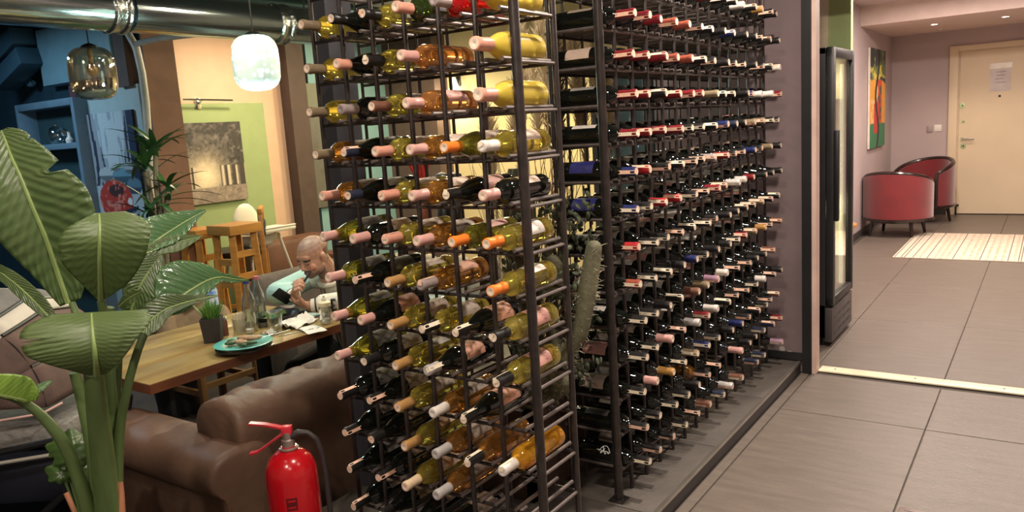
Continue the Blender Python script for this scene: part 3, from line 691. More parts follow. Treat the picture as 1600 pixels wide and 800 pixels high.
# blue cabinet
a = at_y(52, 38, 3.48); b = at_y(165, 24, 3.48); c_ = at_y(60, 137, 3.48)
bl = mat('blue_cabinet', (.22, .38, .45), .5, 0, .08)
t = tag(B(a.x, b.x, 3.50, 3.595, c_.z-.0, 2.55, bev=.004).build('wall_cabinet', bl), 'plain pale blue wall cabinet hanging behind the amber pendant', 'cabinet')
B(a.x+.004, b.x-.004, 3.482, 3.499, c_.z+.004, 2.546, bev=.003).build('door', bl, t)
tag(B(b.x+.004, b.x+.16, 3.5, 3.595, 1.97, 2.5).build('brown_panel_board', mat('brown_board', (.12, .075, .06), .6)), 'brown board on the wall between blue cabinet and white pipe', 'board')
# ducts at far left behind: slanted boxes
for k, (x, y) in enumerate(((18, 75), (30, 105))):
    p = at_y(x, y, 3.4)
    tag(B(-.35, .25, -.1, .1, -.075, .075, bev=.005, mtx=Matrix.Translation(p) @ Matrix.Rotation(R_(-18), 4, 'Y')).build('air_duct', mat('slate_blue', (.04, .09, .13), .5) if not k else bpy.data.materials['slate_blue']), ('upper' if not k else 'lower') + ' slanted slate-blue box on the dark left wall', 'duct')
p = at_y(48, 128, 3.5)
tag(MB().lathe([(0, -.03), (.035, -.03), (.05, 0), (.05, .02)], 16, mtx=Matrix.Translation(p) @ Matrix.Rotation(R_(60), 4, 'X')).build('spotlight', M['chrome']), 'small round metal spotlight on the dark left wall', 'spotlight')
# shelf unit
sm_ = mat('shelf_blue', (.14, .22, .29), .5)
a = at_y(22, 165, 3.42); b = at_y(113, 156, 3.42)
t = thing('shelf_unit', 'blue-grey open shelf unit with glasses against the dark left wall', 'shelf', (a.x, 3.42, FL))
sx0, sx1, zt = a.x, b.x, a.z
def sb(nm, *q): return keep(MB().box(*q, bev=.003).build(nm, sm_), t)
sb('side_panel', sx0, sx0+.05, 3.42, 3.59, FL, zt); sb('side_panel', sx1-.05, sx1, 3.42, 3.59, FL, zt); sb('top_board', sx0+.051, sx1-.051, 3.42, 3.59, zt-.06, zt)
z1 = at_y(80, 230, 3.42).z
for z in (z1, z1-.55, z1-1.1): sb('shelf_board', sx0+.051, sx1-.051, 3.421, 3.59, z-.025, z+.025)
keep(B(sx0+.05, sx1-.05, 3.575, 3.592, FL+.01, zt-.01).build('back_panel', mat('shelf_back', (.03, .07, .08), .6)), t)
gg = clear_glass('clear_glass', (.93, .96, .96), .3)
def gobj(nm, prof, m, loc, lab, cat, grp=None, seg=18): return tag(MB().lathe(prof, seg).build(nm, m, None, True, loc), lab, cat, grp)
p = at_y(90, 222, 3.5); zz = z1+.0255
gobj('glass_jar', [(0, 0), (.04, 0), (.065, .03), (.075, .09), (.055, .14), (.03, .155), (.03, .17), (.027, .17), (.027, .153), (.05, .135), (.07, .09), (.06, .033), (.038, .005), (0, .005)], gg, (p.x, 3.50, zz), 'round clear glass jar on the upper shelf', 'jar')
gobj('goblet', [(0, 0), (.035, 0), (.03, .006), (.006, .012), (.006, .05), (.03, .07), (.036, .11), (.033, .11), (.027, .072), (0, .062)], gg, (p.x+.14, 3.50, zz), 'small glass goblet right of the round jar on the shelf', 'glass')
gobj('small_vase', [(0, 0), (.03, 0), (.035, .03), (.015, .06), (.015, .09), (.024, .10), (0, .10)], M['white'], (p.x+.22, 3.50, zz), 'small white vase at the right end of the upper shelf', 'vase')
p = at_y(110, 262, 3.42)
tag(B(-.07, .07, -.01, .01, -.13, .13, mtx=Matrix.Translation((sx1-.14, 3.50, z1-.55+.025+.14)) @ Matrix.Rotation(R_(12), 4, 'Y')).build('blue_booklet', mat('blue_card', (.05, .30, .60), .5)), 'bright blue card standing on the lower shelf', 'card')

# shiny ventilation duct
dx, dz_ = -4.25, 2.225
dr = .118
ductm = mat('spiral_duct_steel', (.58, .68, .68), .16, 1, .15, 3, .12, 9, stretch=(6, .6, 6))
t = thing('ventilation_duct', 'large shiny round steel duct running under the ceiling', 'duct', (dx, 2.5, dz_))
MB().lathe([(dr, -1.8), (dr, -.1)], 32, 'y').build('duct_pipe', ductm, t)
MB().lathe([(dr*.985, .02), (dr*.985, 1.02)], 32, 'y').build('duct_pipe', ductm, t)
MB().lathe([(dr*.985, 1.08), (dr*.98, 1.62), (dr*.8, 1.68), (0, 1.69)], 32, 'y').build('duct_pipe', ductm, t)
for y in (-.10, 1.02):
    MB().lathe([(dr+.002, y-.01), (dr+.012, y), (dr+.012, y+.012), (dr+.003, y+.03), (dr+.003, y+.06), (dr+.014, y+.07), (dr+.014, y+.085), (dr+.0, y+.10)], 32, 'y').build('collar', mat('collar_steel', (.6, .64, .62), .2, 1, .2, 40, .5, 60) if y < 0 else bpy.data.materials['collar_steel'], t)
for y in (-1.2, .5, 1.3): MB().tube([(0, y, dr), (0, y, 2.75-dz_)], .006, 6).build('hanger_rod', M['steel'], t)
t = thing('ventilation_duct', 'thinner dark duct running above and behind the shiny one', 'duct', (-4.7, 3.6, 2.45))
MB().lathe([(.07, -2.2), (.07, 1.6)], 24, 'y').build('duct_pipe', mat('dark_duct', (.05, .10, .11), .3, .7), t)
MB().tube([(0, 0, .07), (0, 0, .3)], .006, 6).build('hanger_rod', M['steel'], t)

# pendants
def pendant(name, label, P, lit, R=.128):
    t = thing(name, label, 'pendant lamp', P)
    H = R*1.22
    prof = [(R*.30, H*.93), (R*.62, H*.90), (R*.88, H*.72), (R, H*.40), (R, -H*.42), (R*.92, -H*.72), (R*.66, -H*.93), (R*.3, -H), (0, -H*1.0)]
    if lit:
        gm_ = mat('glowing_glass', (.8, 1, .9), .2, emit=(.60, 1, .84), es=1.2, scale=14)
        nt = gm_.node_tree; b = nt.nodes['Principled BSDF']; v = nt.nodes.new('ShaderNodeTexVoronoi'); v.inputs['Scale'].default_value = 34
        tc = nt.nodes.new('ShaderNodeTexCoord'); nt.links.new(tc.outputs['Object'], v.inputs['Vector'])
        rr = nt.nodes.new('ShaderNodeMapRange'); rr.inputs[1].default_value = .02; rr.inputs[2].default_value = .5; rr.inputs[3].default_value = 3.6; rr.inputs[4].default_value = .30
        nt.links.new(v.outputs['Distance'], rr.inputs[0]); nt.links.new(rr.outputs[0], b.inputs['Emission Strength'])
    else: gm_ = clear_glass('amber_glass', (.95, .89, .76), .4)
    MB().lathe(smoothprof(prof, 2), 32).build('glass_shade', gm_, t)
    if not lit:
        MB().lathe(smoothprof([(r*.96, h*.96) for r, h in prof], 2), 32).build('inner_shade', clear_glass('amber_inner', (.96, .92, .84), .3), t)
        MB().tube([(0, 0, H*.9), (0, 0, H*.35)], .012, 10).ball((0, 0, H*.1), (.03, .03, .04)).build('bulb', mat('unlit_bulb', (.5, .38, .2), .1, .3), t)
    MB().lathe([(R*.34, H*.90), (R*.36, H*.96), (R*.25, H*1.02), (.01, H*1.08), (0, H*1.08)], 20).build('cap', M['black'], t)
    MB().tube([(0, 0, H*1.05), (0, 0, 2.75-P[2])], .004, 6).build('cord', M['black'], t)
pendant('glass_pendant', 'unlit amber glass pendant lamp hanging below the steel duct', at_d(145, 114, 4.55), False)
P2 = at_d(400, 97, 4.15)
pendant('glass_pendant', 'brightly lit bubbly glass pendant lamp hanging before the peach wall', P2, True, .122)
lamp('POINT', (P2.x+.0, P2.y-.0, P2.z-.26), 16, (.72, 1, .88), .12)

# ---------------------------------------------------------------- table, sofa and things on the table
TT = .5
woodt = mat('walnut_slab', (.44, .33, .13), .32, 0, .2, 2.2, .12, 30, stretch=(5, .8, 1), col2=(.25, .155, .055), coat=.2)
woode = mat('slab_edge', (.17, .06, .028), .45, 0, .2, 9, stretch=(1, .4, 5))
TX0, TX1, TY0, TY1 = -3.86, -3.04, 1.68, 2.90
t = thing('dining_table', 'long dining table with thick walnut slab top on black steel legs', 'table', (-3.45, 2.3, FL))
def kp(o): return keep(o, t)
seams = [TX0, TX0+.27, TX0+.55, TX1]
for k in range(3): kp(B(seams[k]+.0004, seams[k+1]-.0004, TY0, TY1, TT-.045, TT, bev=.002).build('plank', woodt))
kp(MB().box(TX0+.01, TX1+.0015, TY0-.0015, TY0+.0005, TT-.044, TT-.003).box(TX1-.0003, TX1+.0015, TY0, TY1, TT-.044, TT-.003).build('bark_edge', woode))
for x in (-3.72, -3.18):
    for y in (1.82, 2.75): kp(B(x-.055, x+.055, y-.012, y+.012, FL, TT-.046, bev=.003).build('leg', M['black']))
for y in (1.82, 2.75): kp(B(-3.66, -3.24, y-.011, y+.011, TT-.07, TT-.047).build('leg_bar', M['black']))

leather = mat('brown_leather', (.105, .058, .038), .50, 0, 0, 3.5, .3, 25, col2=(.17, .10, .066))
def roll(name, m, prof, L, axis, org, dimples=(), parent=None, n=48, ends=.035, dep=.03, sig=.045):
    """profile (u,z) closed loop swept along axis with rounded ends and tuft dimples (s, index-range)"""
    bm = bmesh.new(); rows = []
    cu = sum(p[0] for p in prof)/len(prof); cz = sum(p[1] for p in prof)/len(prof)
    pr = prof
    for _ in range(2):
        q = []
        for a, b in zip(pr, pr[1:]+pr[:1]): q += [(a[0]*.75+b[0]*.25, a[1]*.75+b[1]*.25), (a[0]*.25+b[0]*.75, a[1]*.25+b[1]*.75)]
        pr = q
    for i in range(n+1):
        s = L*i/n; e = min(s, L-s); k = 1.0 if e >= ends else math.sqrt(max(0, 1-(1-e/ends)**2))
        sc_ = .86+.14*k; row = []
        for (u, z) in pr:
            uu, zz = cu+(u-cu)*sc_, cz+(z-cz)*sc_
            nx, nz = (u-cu), (z-cz); l = math.hypot(nx, nz) or 1
            dd = 0
            for (ds, du, dz) in dimples:
                r2 = (s-ds)**2+(u-du)**2+(z-dz)**2; dd += dep*math.exp(-r2/(2*sig*sig*.4)) - .22*dep*math.exp(-r2/(2*sig*sig*2))
                # pleat line running over the roll
                dd += dep*.35*math.exp(-((s-ds)/.010)**2)*math.exp(-((u-du)**2+(z-dz)**2)/(2*.055**2))
            uu -= nx/l*dd; zz -= nz/l*dd
            p = (org[0]+uu, org[1]+s, org[2]+zz) if axis == 'y' else (org[0]+s, org[1]+uu, org[2]+zz)
            row.append(bm.verts.new(p))
        rows.append(row)
    K = len(pr)
    for i in range(n):
        for k in range(K): bm.faces.new((rows[i][k], rows[i][(k+1) % K], rows[i+1][(k+1) % K], rows[i+1][k]))
    bm.faces.new(rows[0]); bm.faces.new(rows[-1])
    mb = MB(); mb.bm.free(); mb.bm = bm; return mb.build(name, m, parent)
t = thing('chesterfield_sofa', 'brown leather chesterfield sofa with tufted roll back, seen from behind', 'sofa', (-2.85, 2.2, FL))
org = (-2.62, 1.62, FL)
backp = [(.0, .04), (.20, .04), (.215, .30), (.215, .52), (.235, .60), (.245, .68), (.215, .75), (.13, .785), (.03, .77), (-.03, .72), (-.045, .65), (-.02, .58), (-.01, .4)]
dm = [(.20+.27*k, .10, .785) for k in range(5)] + [(.07+.27*k, .03, .77) for k in range(6)]
kp(roll('backrest', leather, backp, 1.42, 'y', org, dm, n=180, dep=.034))
armp = [(.02, .04), (.23, .04), (.23, .40), (.255, .47), (.25, .55), (.19, .60), (.10, .605), (.0, .59), (-.035, .53), (-.03, .47), (.015, .43), (.018, .3)]
kp(roll('armrest', leather, armp, .86, 'x', (-3.22, 1.50, FL+.03), [(.2, .1, .6), (.42, .1, .6), (.66, .1, .6)], n=120, dep=.012))
kp(MB().box(-3.3, -2.66, 1.76, 3.0, FL+.08, FL+.24, bev=.03).build('seat_base', leather))
for k in range(2): kp(MB().box(-3.28, -2.665, 1.775+.62*k, 2.375+.62*k, FL+.243, FL+.40, bev=.045).build('seat_cushion', leather))
pipm = mat('leather_piping', (.12, .05, .035), .4)
kp(MB().tube([(-3.20, 1.516, FL+.462), (-2.9, 1.514, FL+.464), (-2.40, 1.515, FL+.462)], .005, 6).tube([(-2.366, 1.53, FL+.08), (-2.362, 1.53, FL+.40), (-2.37, 1.56, FL+.5)], .005, 6).build('piping', pipm))
for x in (-3.28, -2.45):
    for y in (1.56, 2.98): kp(MB().tube([(x, y, FL), (x, y, FL+.05)], [.02, .028], 10).build('foot', M['black']))
# bundle on the sofa
def blobmesh(name, parts, m, vox=.006, parent=None, smooth=4):
    mb = MB()
    for q in parts:
        if q[0] == 'c':
            _, a, b, r1, r2 = q; a, b = Vector(a), Vector(b)
            if (b-a).length > 1e-4: mb.tube([a, b], [r1, r2], 14)
            mb.ball(a, r1, seg=14); mb.ball(b, r2, seg=14)
        else: mb.ball(q[1], q[2], q[3] if len(q) > 3 else None, seg=18)
    me = mb.mesh(name+'_src'); o = link('tmp', me)
    md = o.modifiers.new('r', 'REMESH'); md.mode = 'VOXEL'; md.voxel_size = vox
    ms = o.modifiers.new('s', 'SMOOTH'); ms.factor = .5; ms.iterations = smooth
    dg = bpy.context.evaluated_depsgraph_get(); nm = bpy.data.meshes.new_from_object(o.evaluated_get(dg))
    bpy.data.objects.remove(o); bpy.data.meshes.remove(me)
    nm.name = name; nm.materials.clear(); nm.materials.append(m); nm.shade_smooth()
    return link(name, nm, parent)
bc = Vector((-2.98, 2.13, .27))
bu = blobmesh('cloth_bundle', [('e', bc, (.13, .20, .075)), ('e', bc+Vector((0, -.10, .03)), (.09, .10, .06)), ('e', bc+Vector((.03, .12, .02)), (.09, .08, .07)), ('e', bc+Vector((-.02, .02, .05)), (.07, .12, .05))], mat('white_blue_cloth', (.72, .75, .80), .5, 0, 0, 7, .6, 30, col2=(.25, .50, .72)), .01)
tag(bu, 'crumpled white and light blue bundle lying on the sofa seat beside the table', 'bundle')
tag(blobmesh('dark_garment', [('e', bc+Vector((-.03, -.08, -.085)), (.12, .16, .06)), ('e', bc+Vector((.02, .1, -.085)), (.1, .14, .05))], mat('dark_navy_cloth', (.03, .035, .06), .8, 0, .2, 10, .4, 60), .01), 'dark navy garment under the white and blue bundle on the sofa', 'garment')

# extinguisher
ex = Vector((-2.03, 1.50, 0)); ex = Vector((at_d(456, 740, 2.5).x, at_d(456, 740, 2.5).y, .001))
t = thing('fire_extinguisher', 'red fire extinguisher standing on the floor in front of the sofa', 'fire extinguisher', ex)
redp = mat('red_enamel', (.50, .006, .012), .22, 0, .06, 3, coat=.6)
er = .082
MB().lathe([(0, .0), (er*.9, .0), (er, .012), (er, .40), (er*.96, .432), (er*.80, .462), (er*.5, .482), (er*.3, .488), (er*.3, .50), (0, .50)], 36).build('cylinder', redp, t)
MB().lathe([(er*.36, .489), (er*.38, .494), (.021, .500), (.021, .520), (.016, .524), (.016, .545), (0, .546)], 20).build('valve', mat('valve_metal', (.42, .34, .30), .35, .7), t)
il = Vector((-.82, -.57, 0)); ir = -il
def eq(a, z): return Vector((il.x*a, il.y*a, z))
def lever(p, wd, nm):
    mb = MB(); n = Vector((-.57, .82, 0)); bm = mb.bm; P = [Vector(q) for q in p]; th_ = .006
    L_, Rr = [], []
    for q in P:
        L_.append([bm.verts.new(q+n*wd*s+Vector((0, 0, h))) for s, h in ((-1, 0), (1, 0), (1, th_), (-1, th_))])
    for i in range(len(L_)-1):
        for k in range(4): bm.faces.new((L_[i][k], L_[i][(k+1) % 4], L_[i+1][(k+1) % 4], L_[i+1][k]))
    bm.faces.new(L_[0]); bm.faces.new(L_[-1]); mb.build(nm, mat('lever_red', (.62, .03, .05), .3) if 'lever_red' not in bpy.data.materials else bpy.data.materials['lever_red'], t)
lever([eq(-.015, .548), eq(.03, .562), (eq(.07, .572)), eq(.115, .578), eq(.12, .572)], .011, 'squeeze_lever')
lever([eq(-.01, .540), eq(.02, .535), eq(.06, .508), eq(.10, .482), eq(.125, .478)], .011, 'carry_handle')
MB().box(-.016, .016, -.012, .012, .538, .566, bev=.003, mtx=Matrix.Rotation(math.atan2(il.y, il.x), 4, 'Z')).build('lever_block', bpy.data.materials['lever_red'], t)
hp = [eq(-.012, .528), eq(-.035, .54), eq(-.065, .538), eq(-.09, .515), eq(-.103, .47), eq(-.108, .40), eq(-.110, .25), eq(-.108, .10)]
MB().tube(hp, [.012, .012]+[.0085]*6, 10).build('hose', mat('rubber_hose', (.03, .024, .024), .5), t)
MB().tube([eq(-.108, .10), eq(-.108, .04)], [.011, .014], 10).build('nozzle', M['black'], t)
cdx = math.atan2(-ex.y, -ex.x)
lm_ = Matrix.Rotation(cdx-.12, 4, 'Z')
MB().lathe([(er+.0006, .33), (er+.0006, .345)], 5, arc=(-.14, .14), mtx=lm_).lathe([(er+.0006, .352), (er+.0006, .358)], 5, arc=(-.2, .2), mtx=lm_).lathe([(er+.0006, .318), (er+.0006, .324)], 5, arc=(-.2, .2), mtx=lm_).lathe([(er+.0006, .325), (er+.0006, .352)], 2, arc=(-.2, -.15), mtx=lm_).lathe([(er+.0006, .325), (er+.0006, .352)], 2, arc=(.15, .2), mtx=lm_).build('printed_mark', mat('dark_mark', (.10, .004, .008), .4), t)

# potted grass
p = at_z(318, 538, TT)
t = thing('potted_grass', 'small green grass plant in a dark grey square pot on the table', 'potted plant', (p.x, p.y+.06, TT+.0004))
MB().lathe([(0, 0), (.052, 0), (.055, .004), (.068, .115), (.068, .122), (.062, .122), (.060, .105), (0, .104)], 4).build('pot', mat('slate_pot', (.045, .04, .042), .7), t, smooth=False)
gb = MB(); r2 = random.Random(3)
for k in range(90):
    a = r2.uniform(0, 6.28); l = r2.uniform(.08, .13); o_ = r2.uniform(0, .035); sp = r2.uniform(.1, .75)
    b0 = Vector((o_*math.cos(a), o_*math.sin(a), .105)); d_ = Vector((math.cos(a)*sp, math.sin(a)*sp, 1)).normalized(); s_ = Vector((-math.sin(a), math.cos(a), 0))*.0045
    m1 = b0+d_*l*.6; e_ = b0+d_*l+Vector((math.cos(a), math.sin(a), -.2))*l*.12*sp
    v = [gb.bm.verts.new(q) for q in (b0-s_, b0+s_, m1+s_*.8, m1-s_*.8, e_)]
    gb.bm.faces.new(v[:4]); gb.bm.faces.new((v[3], v[2], v[4]))
gbo = gb.build('grass_blades', mat('grass_green', (.10, .24, .045), .5, 0, .3, 30), t); gbo['kind'] = 'stuff'
# plate with food
teal = mat('teal_glaze', (.12, .48, .44), .2, 0, .06, 4, coat=.4)
def plate(p, r, m, lab, grp=None):
    return tag(MB().lathe([(0, .004), (r*.45, .0), (r*.6, .001), (r*.98, .018), (r, .021), (r*.97, .0225), (r*.62, .009), (r*.45, .007), (0, .007)], 40).build('plate', m, None, True, p), lab, 'plate', grp)
pc = at_z(381, 541, TT+.02)
pl = plate((pc.x, pc.y, TT+.0185), .135, teal, 'round teal plate with half-eaten food near the table edge')
plate((pc.x+.004, pc.y-.002, TT+.0004), .130, mat('dark_plate', (.05, .035, .03), .3), 'dark plate stacked directly under the teal plate')
def food(nm, c, items, m, lab, cat='food', vox=.0035): return tag(blobmesh(nm, [('e', Vector(c)+Vector(a), r, Euler((0, 0, rz)).to_matrix().to_4x4()) for a, r, rz in items], m, vox, smooth=2), lab, cat)
fc_ = (pc.x, pc.y, TT+.0185+.018)
meat = mat('grilled_meat', (.30, .17, .09), .5, 0, 0, 60, .4, 120, col2=(.55, .38, .24))
food('grilled_chicken', fc_, [((-.02, .03, .014), (.045, .022, .014), .5), ((.02, .045, .016), (.04, .02, .013), .9), ((-.005, -.01, .006), (.05, .018, .011), .2)], meat, 'pieces of grilled meat on the teal plate')
leafm = mat('dark_salad', (.035, .07, .02), .45, 0, .4, 60)
food('salad_greens', fc_, [((-.055, -.02, .006), (.03, .018, .012), .2), ((-.04, -.04, .006), (.03, .02, .010), 1.2), ((.045, .005, .004), (.035, .016, .009), .7), ((.03, -.03, .003), (.028, .014, .007), .1)], leafm, 'dark salad leaves on the teal plate beside the meat')
def fork(p, dirv, lab, nm='fork'):
    d_ = Vector(dirv).normalized(); q = Vector(p)
    return tag(MB().tube([q, q+d_*.05, q+d_*.12, q+d_*.19], [.007, .003, .003, .005], 6, flat=.4).build(nm, mat('cutlery_steel', (.6, .6, .58), .2, 1) if 'cutlery_steel' not in bpy.data.materials else bpy.data.materials['cutlery_steel']), lab, nm)
fork((pc.x+.03, pc.y+.03, TT+.047), (.25, 1, .03), 'steel fork lying across the right side of the teal plate')
# toothpick holders / salt cellars
hx = at_z(352, 524, TT)
for k, (dx_, dy_, m_, nm, lab, cat) in enumerate(((-.05, -.02, 'black', 'pepper_shaker', 'dark pepper shaker with glass body beside the potted grass', 'shaker'), (.0, 0, 'brown', 'spice_jar', 'small brown spice jar standing right of the dark shaker', 'jar'))):
    t = thing(nm, lab, cat, (hx.x+dx_, hx.y+dy_, TT+.0004))
    MB().lathe([(0, 0), (.017, 0), (.018, .004), (.018, .07), (.014, .08), (0, .08)], 14).build('body', CM[m_], t); MB().lathe([(.0165, .0805), (.0165, .092), (.012, .096), (0, .096)], 14).build('lid', M['chrome'], t)
t = thing('toothpick_holder', 'clear holder packed with pale toothpicks and sticks behind the shakers', 'holder', (hx.x+.03, hx.y+.07, TT+.0004))
MB().lathe([(0, 0), (.033, 0), (.035, .003), (.038, .075), (.0365, .075), (.033, .006), (0, .006)], 20).build('cup', gg, t)
tp = MB()
for k in range(34):
    a = r2.uniform(0, 6.28); r = r2.uniform(0, .026); tp.tube([(r*math.cos(a), r*math.sin(a), .008), (r*1.2*math.cos(a), r*1.2*math.sin(a), .10)], .0023, 5)
tp.build('toothpicks', mat('pale_wood', (.75, .66, .5), .6), t)['kind'] = 'stuff'
# bottles and glasses
def glassbottle(nm, px_, py_, H, R, m, capm, lab, liquid=None):
    p = at_z(px_, py_, TT); t = thing(nm, lab, 'bottle', (p.x, p.y+R, TT+.0004))
    prof = [(0, .002), (R*.9, 0), (R, .006), (R, H*.52), (R*.9, H*.62), (R*.45, H*.78), (R*.36, H*.84), (R*.36, H*.965), (R*.28, H*.965), (R*.3, H*.84), (R*.38, H*.78), (R*.82, H*.615), (R*.92, H*.52), (R*.92, .01), (0, .008)]
    MB().lathe(prof, 24).build('glass_body', m, t)
    MB().lathe([(R*.42, H*.93), (R*.42, H), (0, H*1.002)], 16).build('screw_cap', capm, t)
    if liquid: MB().lathe([(0, .009), (R*.88, .011), (R*.88, H*.4), (0, H*.4)], 20).build('liquid', liquid, t)
    return t
watr = clear_glass('water', (.90, .94, .92), .15)
glassbottle('water_bottle', 384, 520, .27, .037, gg, mat('blue_cap', (.03, .05, .25), .4), 'clear glass water bottle with dark blue cap on the table', watr)
glassbottle('water_bottle', 400, 508, .26, .034, gg, mat('pink_cap', (.45, .12, .16), .4), 'clear glass bottle with red band just behind the blue-capped one', watr)
def tumbler(px_, py_, R, H, lab, liq=None, m=gg):
    p = at_z(px_, py_, TT); t = tag(MB().lathe([(0, 0), (R*.86, 0), (R*.9, .004), (R, H), (R*.94, H), (R*.84, .01), (0, .009)], 22).build('drinking_glass', m, None, True, (p.x, p.y+R, TT+.0004)), lab, 'glass')
    if liq: MB().lathe([(0, .0095), (R*.82, .0105), (R*.85, H*.45), (0, H*.45)], 18).build('drink', liq, t)
    return t
tumbler(422, 524, .038, .115, 'empty clear tumbler standing in front of the salad bowl')
tumbler(393, 497, .026, .12, 'narrow glass of dark drink behind the bottles', mat('cola', (.03, .01, .005), .1))
tumbler(385, 524, .024, .06, 'small white cup-like glass in front of the bottles', mat('milk', (.8, .78, .74), .4))
p = at_z(336, 510, TT)
t = thing('wrapped_bottle', 'clear plastic bottle with blue and white label behind the potted grass', 'bottle', (p.x, p.y, TT+.0004))
MB().lathe([(0, 0), (.03, 0), (.034, .01), (.03, .06), (.034, .12), (.034, .2), (.03, .24), (.03, .26), (0, .265)], 16).build('bottle_body', clear_glass('pet_plastic', (.88, .92, .94), .4), t)
MB().lathe([(.0347, .12), (.0347, .2)], 16).build('label', mat('blue_white_label', (.7, .75, .8), .4, 0, 0, 30, col2=(.08, .25, .6)), t)
MB().lathe([(.022, .262), (.026, .266), (.026, .29), (0, .291)], 14).build('cap', M['white'], t)
# salad bowl, dishes
p = at_z(434, 496, TT+.03)
bw = tag(MB().lathe([(0, 0), (.06, 0), (.085, .02), (.115, .05), (.118, .053), (.112, .053), (.082, .024), (.058, .006), (0, .006)], 36).build('salad_bowl', mat('dark_bowl', (.035, .03, .03), .3), None, True, (p.x, p.y, TT+.0004)), 'wide dark bowl of green salad in the middle of the table', 'bowl')
sg = []
for k in range(26):
    a = r2.uniform(0, 6.28); r = r2.uniform(0, .085); sg.append(((r*math.cos(a), r*math.sin(a), r2.uniform(.02, .045)), (r2.uniform(.012, .028), r2.uniform(.008, .016), r2.uniform(.005, .010)), r2.uniform(0, 3)))
food('leafy_salad', (p.x, p.y, TT+.006), sg, mat('fresh_salad', (.06, .16, .03), .4, 0, 0, 40, col2=(.16, .30, .08)), 'heap of green leafy salad in the dark bowl', 'food')
p = at_z(397, 512, TT)
tag(MB().lathe([(0, 0), (.03, 0), (.05, .03), (.048, .03), (.028, .004), (0, .004)], 22).build('dip_bowl', mat('grey_glaze', (.15, .17, .16), .3), None, True, (p.x+.03, p.y+.04, TT+.0004)), 'small grey dip bowl beside the clear bottles', 'bowl')
p = at_z(455, 488, TT)
plate((p.x, p.y+.02, TT+.0004), .12, mat('slate_plate', (.12, .15, .15), .4), 'grey plate in front of the man, right of the salad bowl')
# napkins, tissue, knife
def sheet(nm, px_, py_, wx, wy, hh, lab, m, rz=0, seed=1, n=14, cat='napkin'):
    p = at_z(px_, py_, TT); bm = bmesh.new(); V = []
    for j in range(n+1):
        V.append([])
        for i in range(n+1):
            u, v = i/n-.5, j/n-.5
            z = .002+hh*max(0, fbm(u*5+seed, v*5, seed)-.25)*(1-abs(u)*1.2)
            V[-1].append(bm.verts.new((u*wx, v*wy, z)))
    for j in range(n):
        for i in range(n): bm.faces.new((V[j][i], V[j][i+1], V[j+1][i+1], V[j+1][i]))
    mb = MB(); mb.bm.free(); mb.bm = bm; o = mb.build(nm, m, None, True, (p.x, p.y, TT)); o.rotation_euler[2] = rz
    md = o.modifiers.new('s', 'SOLIDIFY'); md.thickness = .0012
    return tag(o, lab, cat)
paper = mat('white_paper', (.78, .74, .68), .7, 0, .03)
sheet('paper_napkin', 462, 508, .16, .20, .10, 'crumpled white paper napkin on the table right of the salad', paper, .3, 2)
sheet('paper_napkin', 487, 516, .17, .10, .02, 'flat white napkin lying at the table edge by the crumpled one', paper, -.35, 5)
sheet('paper_sheet', 480, 494, .13, .11, .01, 'pale teal paper sheet near the baby bottle', mat('teal_paper', (.50, .66, .62), .6), .2, 7, cat='paper')
sheet('tissue', 421, 524, .05, .05, .08, 'small crumpled white tissue beside the empty tumbler', paper, .2, 9)
p = at_z(435, 525, TT+.003); tag(MB().tube([p, p+Vector((.05, .13, .001)), p+Vector((.08, .20, .001))], [.005, .004, .008], 6, flat=.4).build('knife', bpy.data.materials['cutlery_steel']), 'table knife lying along the table edge by the napkin', 'knife')
# baby bottle
p = at_z(503, 508, TT)
t = thing('baby_bottle', 'small clear baby bottle with cream teat cap at the table edge', 'baby bottle', (p.x, p.y+.03, TT+.0004))
MB().lathe([(0, 0), (.029, 0), (.031, .004), (.031, .03), (.028, .045), (.031, .06), (.031, .095), (.029, .095), (.029, .06), (.026, .045), (.029, .03), (.028, .006), (0, .005)], 20).build('glass_body', gg, t)
MB().lathe([(0, .006), (.027, .0065), (.028, .028), (0, .028)], 16).build('milk', mat('milk_white', (.8, .76, .66), .4), t)
MB().lathe([(.033, .096), (.033, .115), (.026, .121), (.012, .124), (0, .124)], 20).build('screw_ring', mat('cream_cap', (.80, .68, .45), .4), t)
MB().lathe([(.013, .124), (.012, .135), (.006, .142), (.006, .150), (0, .153)], 14).build('teat', mat('silicone', (.75, .68, .55), .3), t)

# ---------------------------------------------------------------- the man
man = thing('person', 'man with shaved head in cream varsity jacket looking down at his phone at the table', 'person', (-3.42, 3.2, FL))
HC = at_y(489, 400, 2.93)
fw = Vector((.0, -.95, -.40)).normalized(); rt = fw.cross(Vector((0, 0, 1))).normalized()  # his right
upv = rt.cross(fw).normalized(); rt = fw.cross(upv).normalized()
HM = Matrix(((rt.x, fw.x, upv.x, HC.x), (rt.y, fw.y, upv.y, HC.y), (rt.z, fw.z, upv.z, HC.z), (0, 0, 0, 1)))
HR = HM.to_3x3().to_4x4()
def hl(x, y, z): return HM @ Vector((x, y, z))
parts = []
def E_(x, y, z, r): parts.append(('e', hl(x, y, z), r, HR))
E_(0, -.012, .030, (.076, .096, .082)); E_(0, .025, -.02, (.066, .066, .075)); E_(0, .042, -.062, (.050, .046, .045)); E_(0, .066, -.088, (.026, .022, .018))
E_(0, .066, .028, (.050, .022, .026))
for s in (-1, 1):
    E_(.028*s, .078, .014, (.020, .007, .006)); E_(.042*s, .062, -.028, (.022, .02, .022)); E_(.080*s, -.008, -.008, (.009, .018, .030)); E_(.076*s, -.002, -.028, (.008, .012, .012))
    E_(.029*s, .079, -.004, (.012, .008, .009)); E_(.045*s, .02, -.06, (.02, .04, .03))
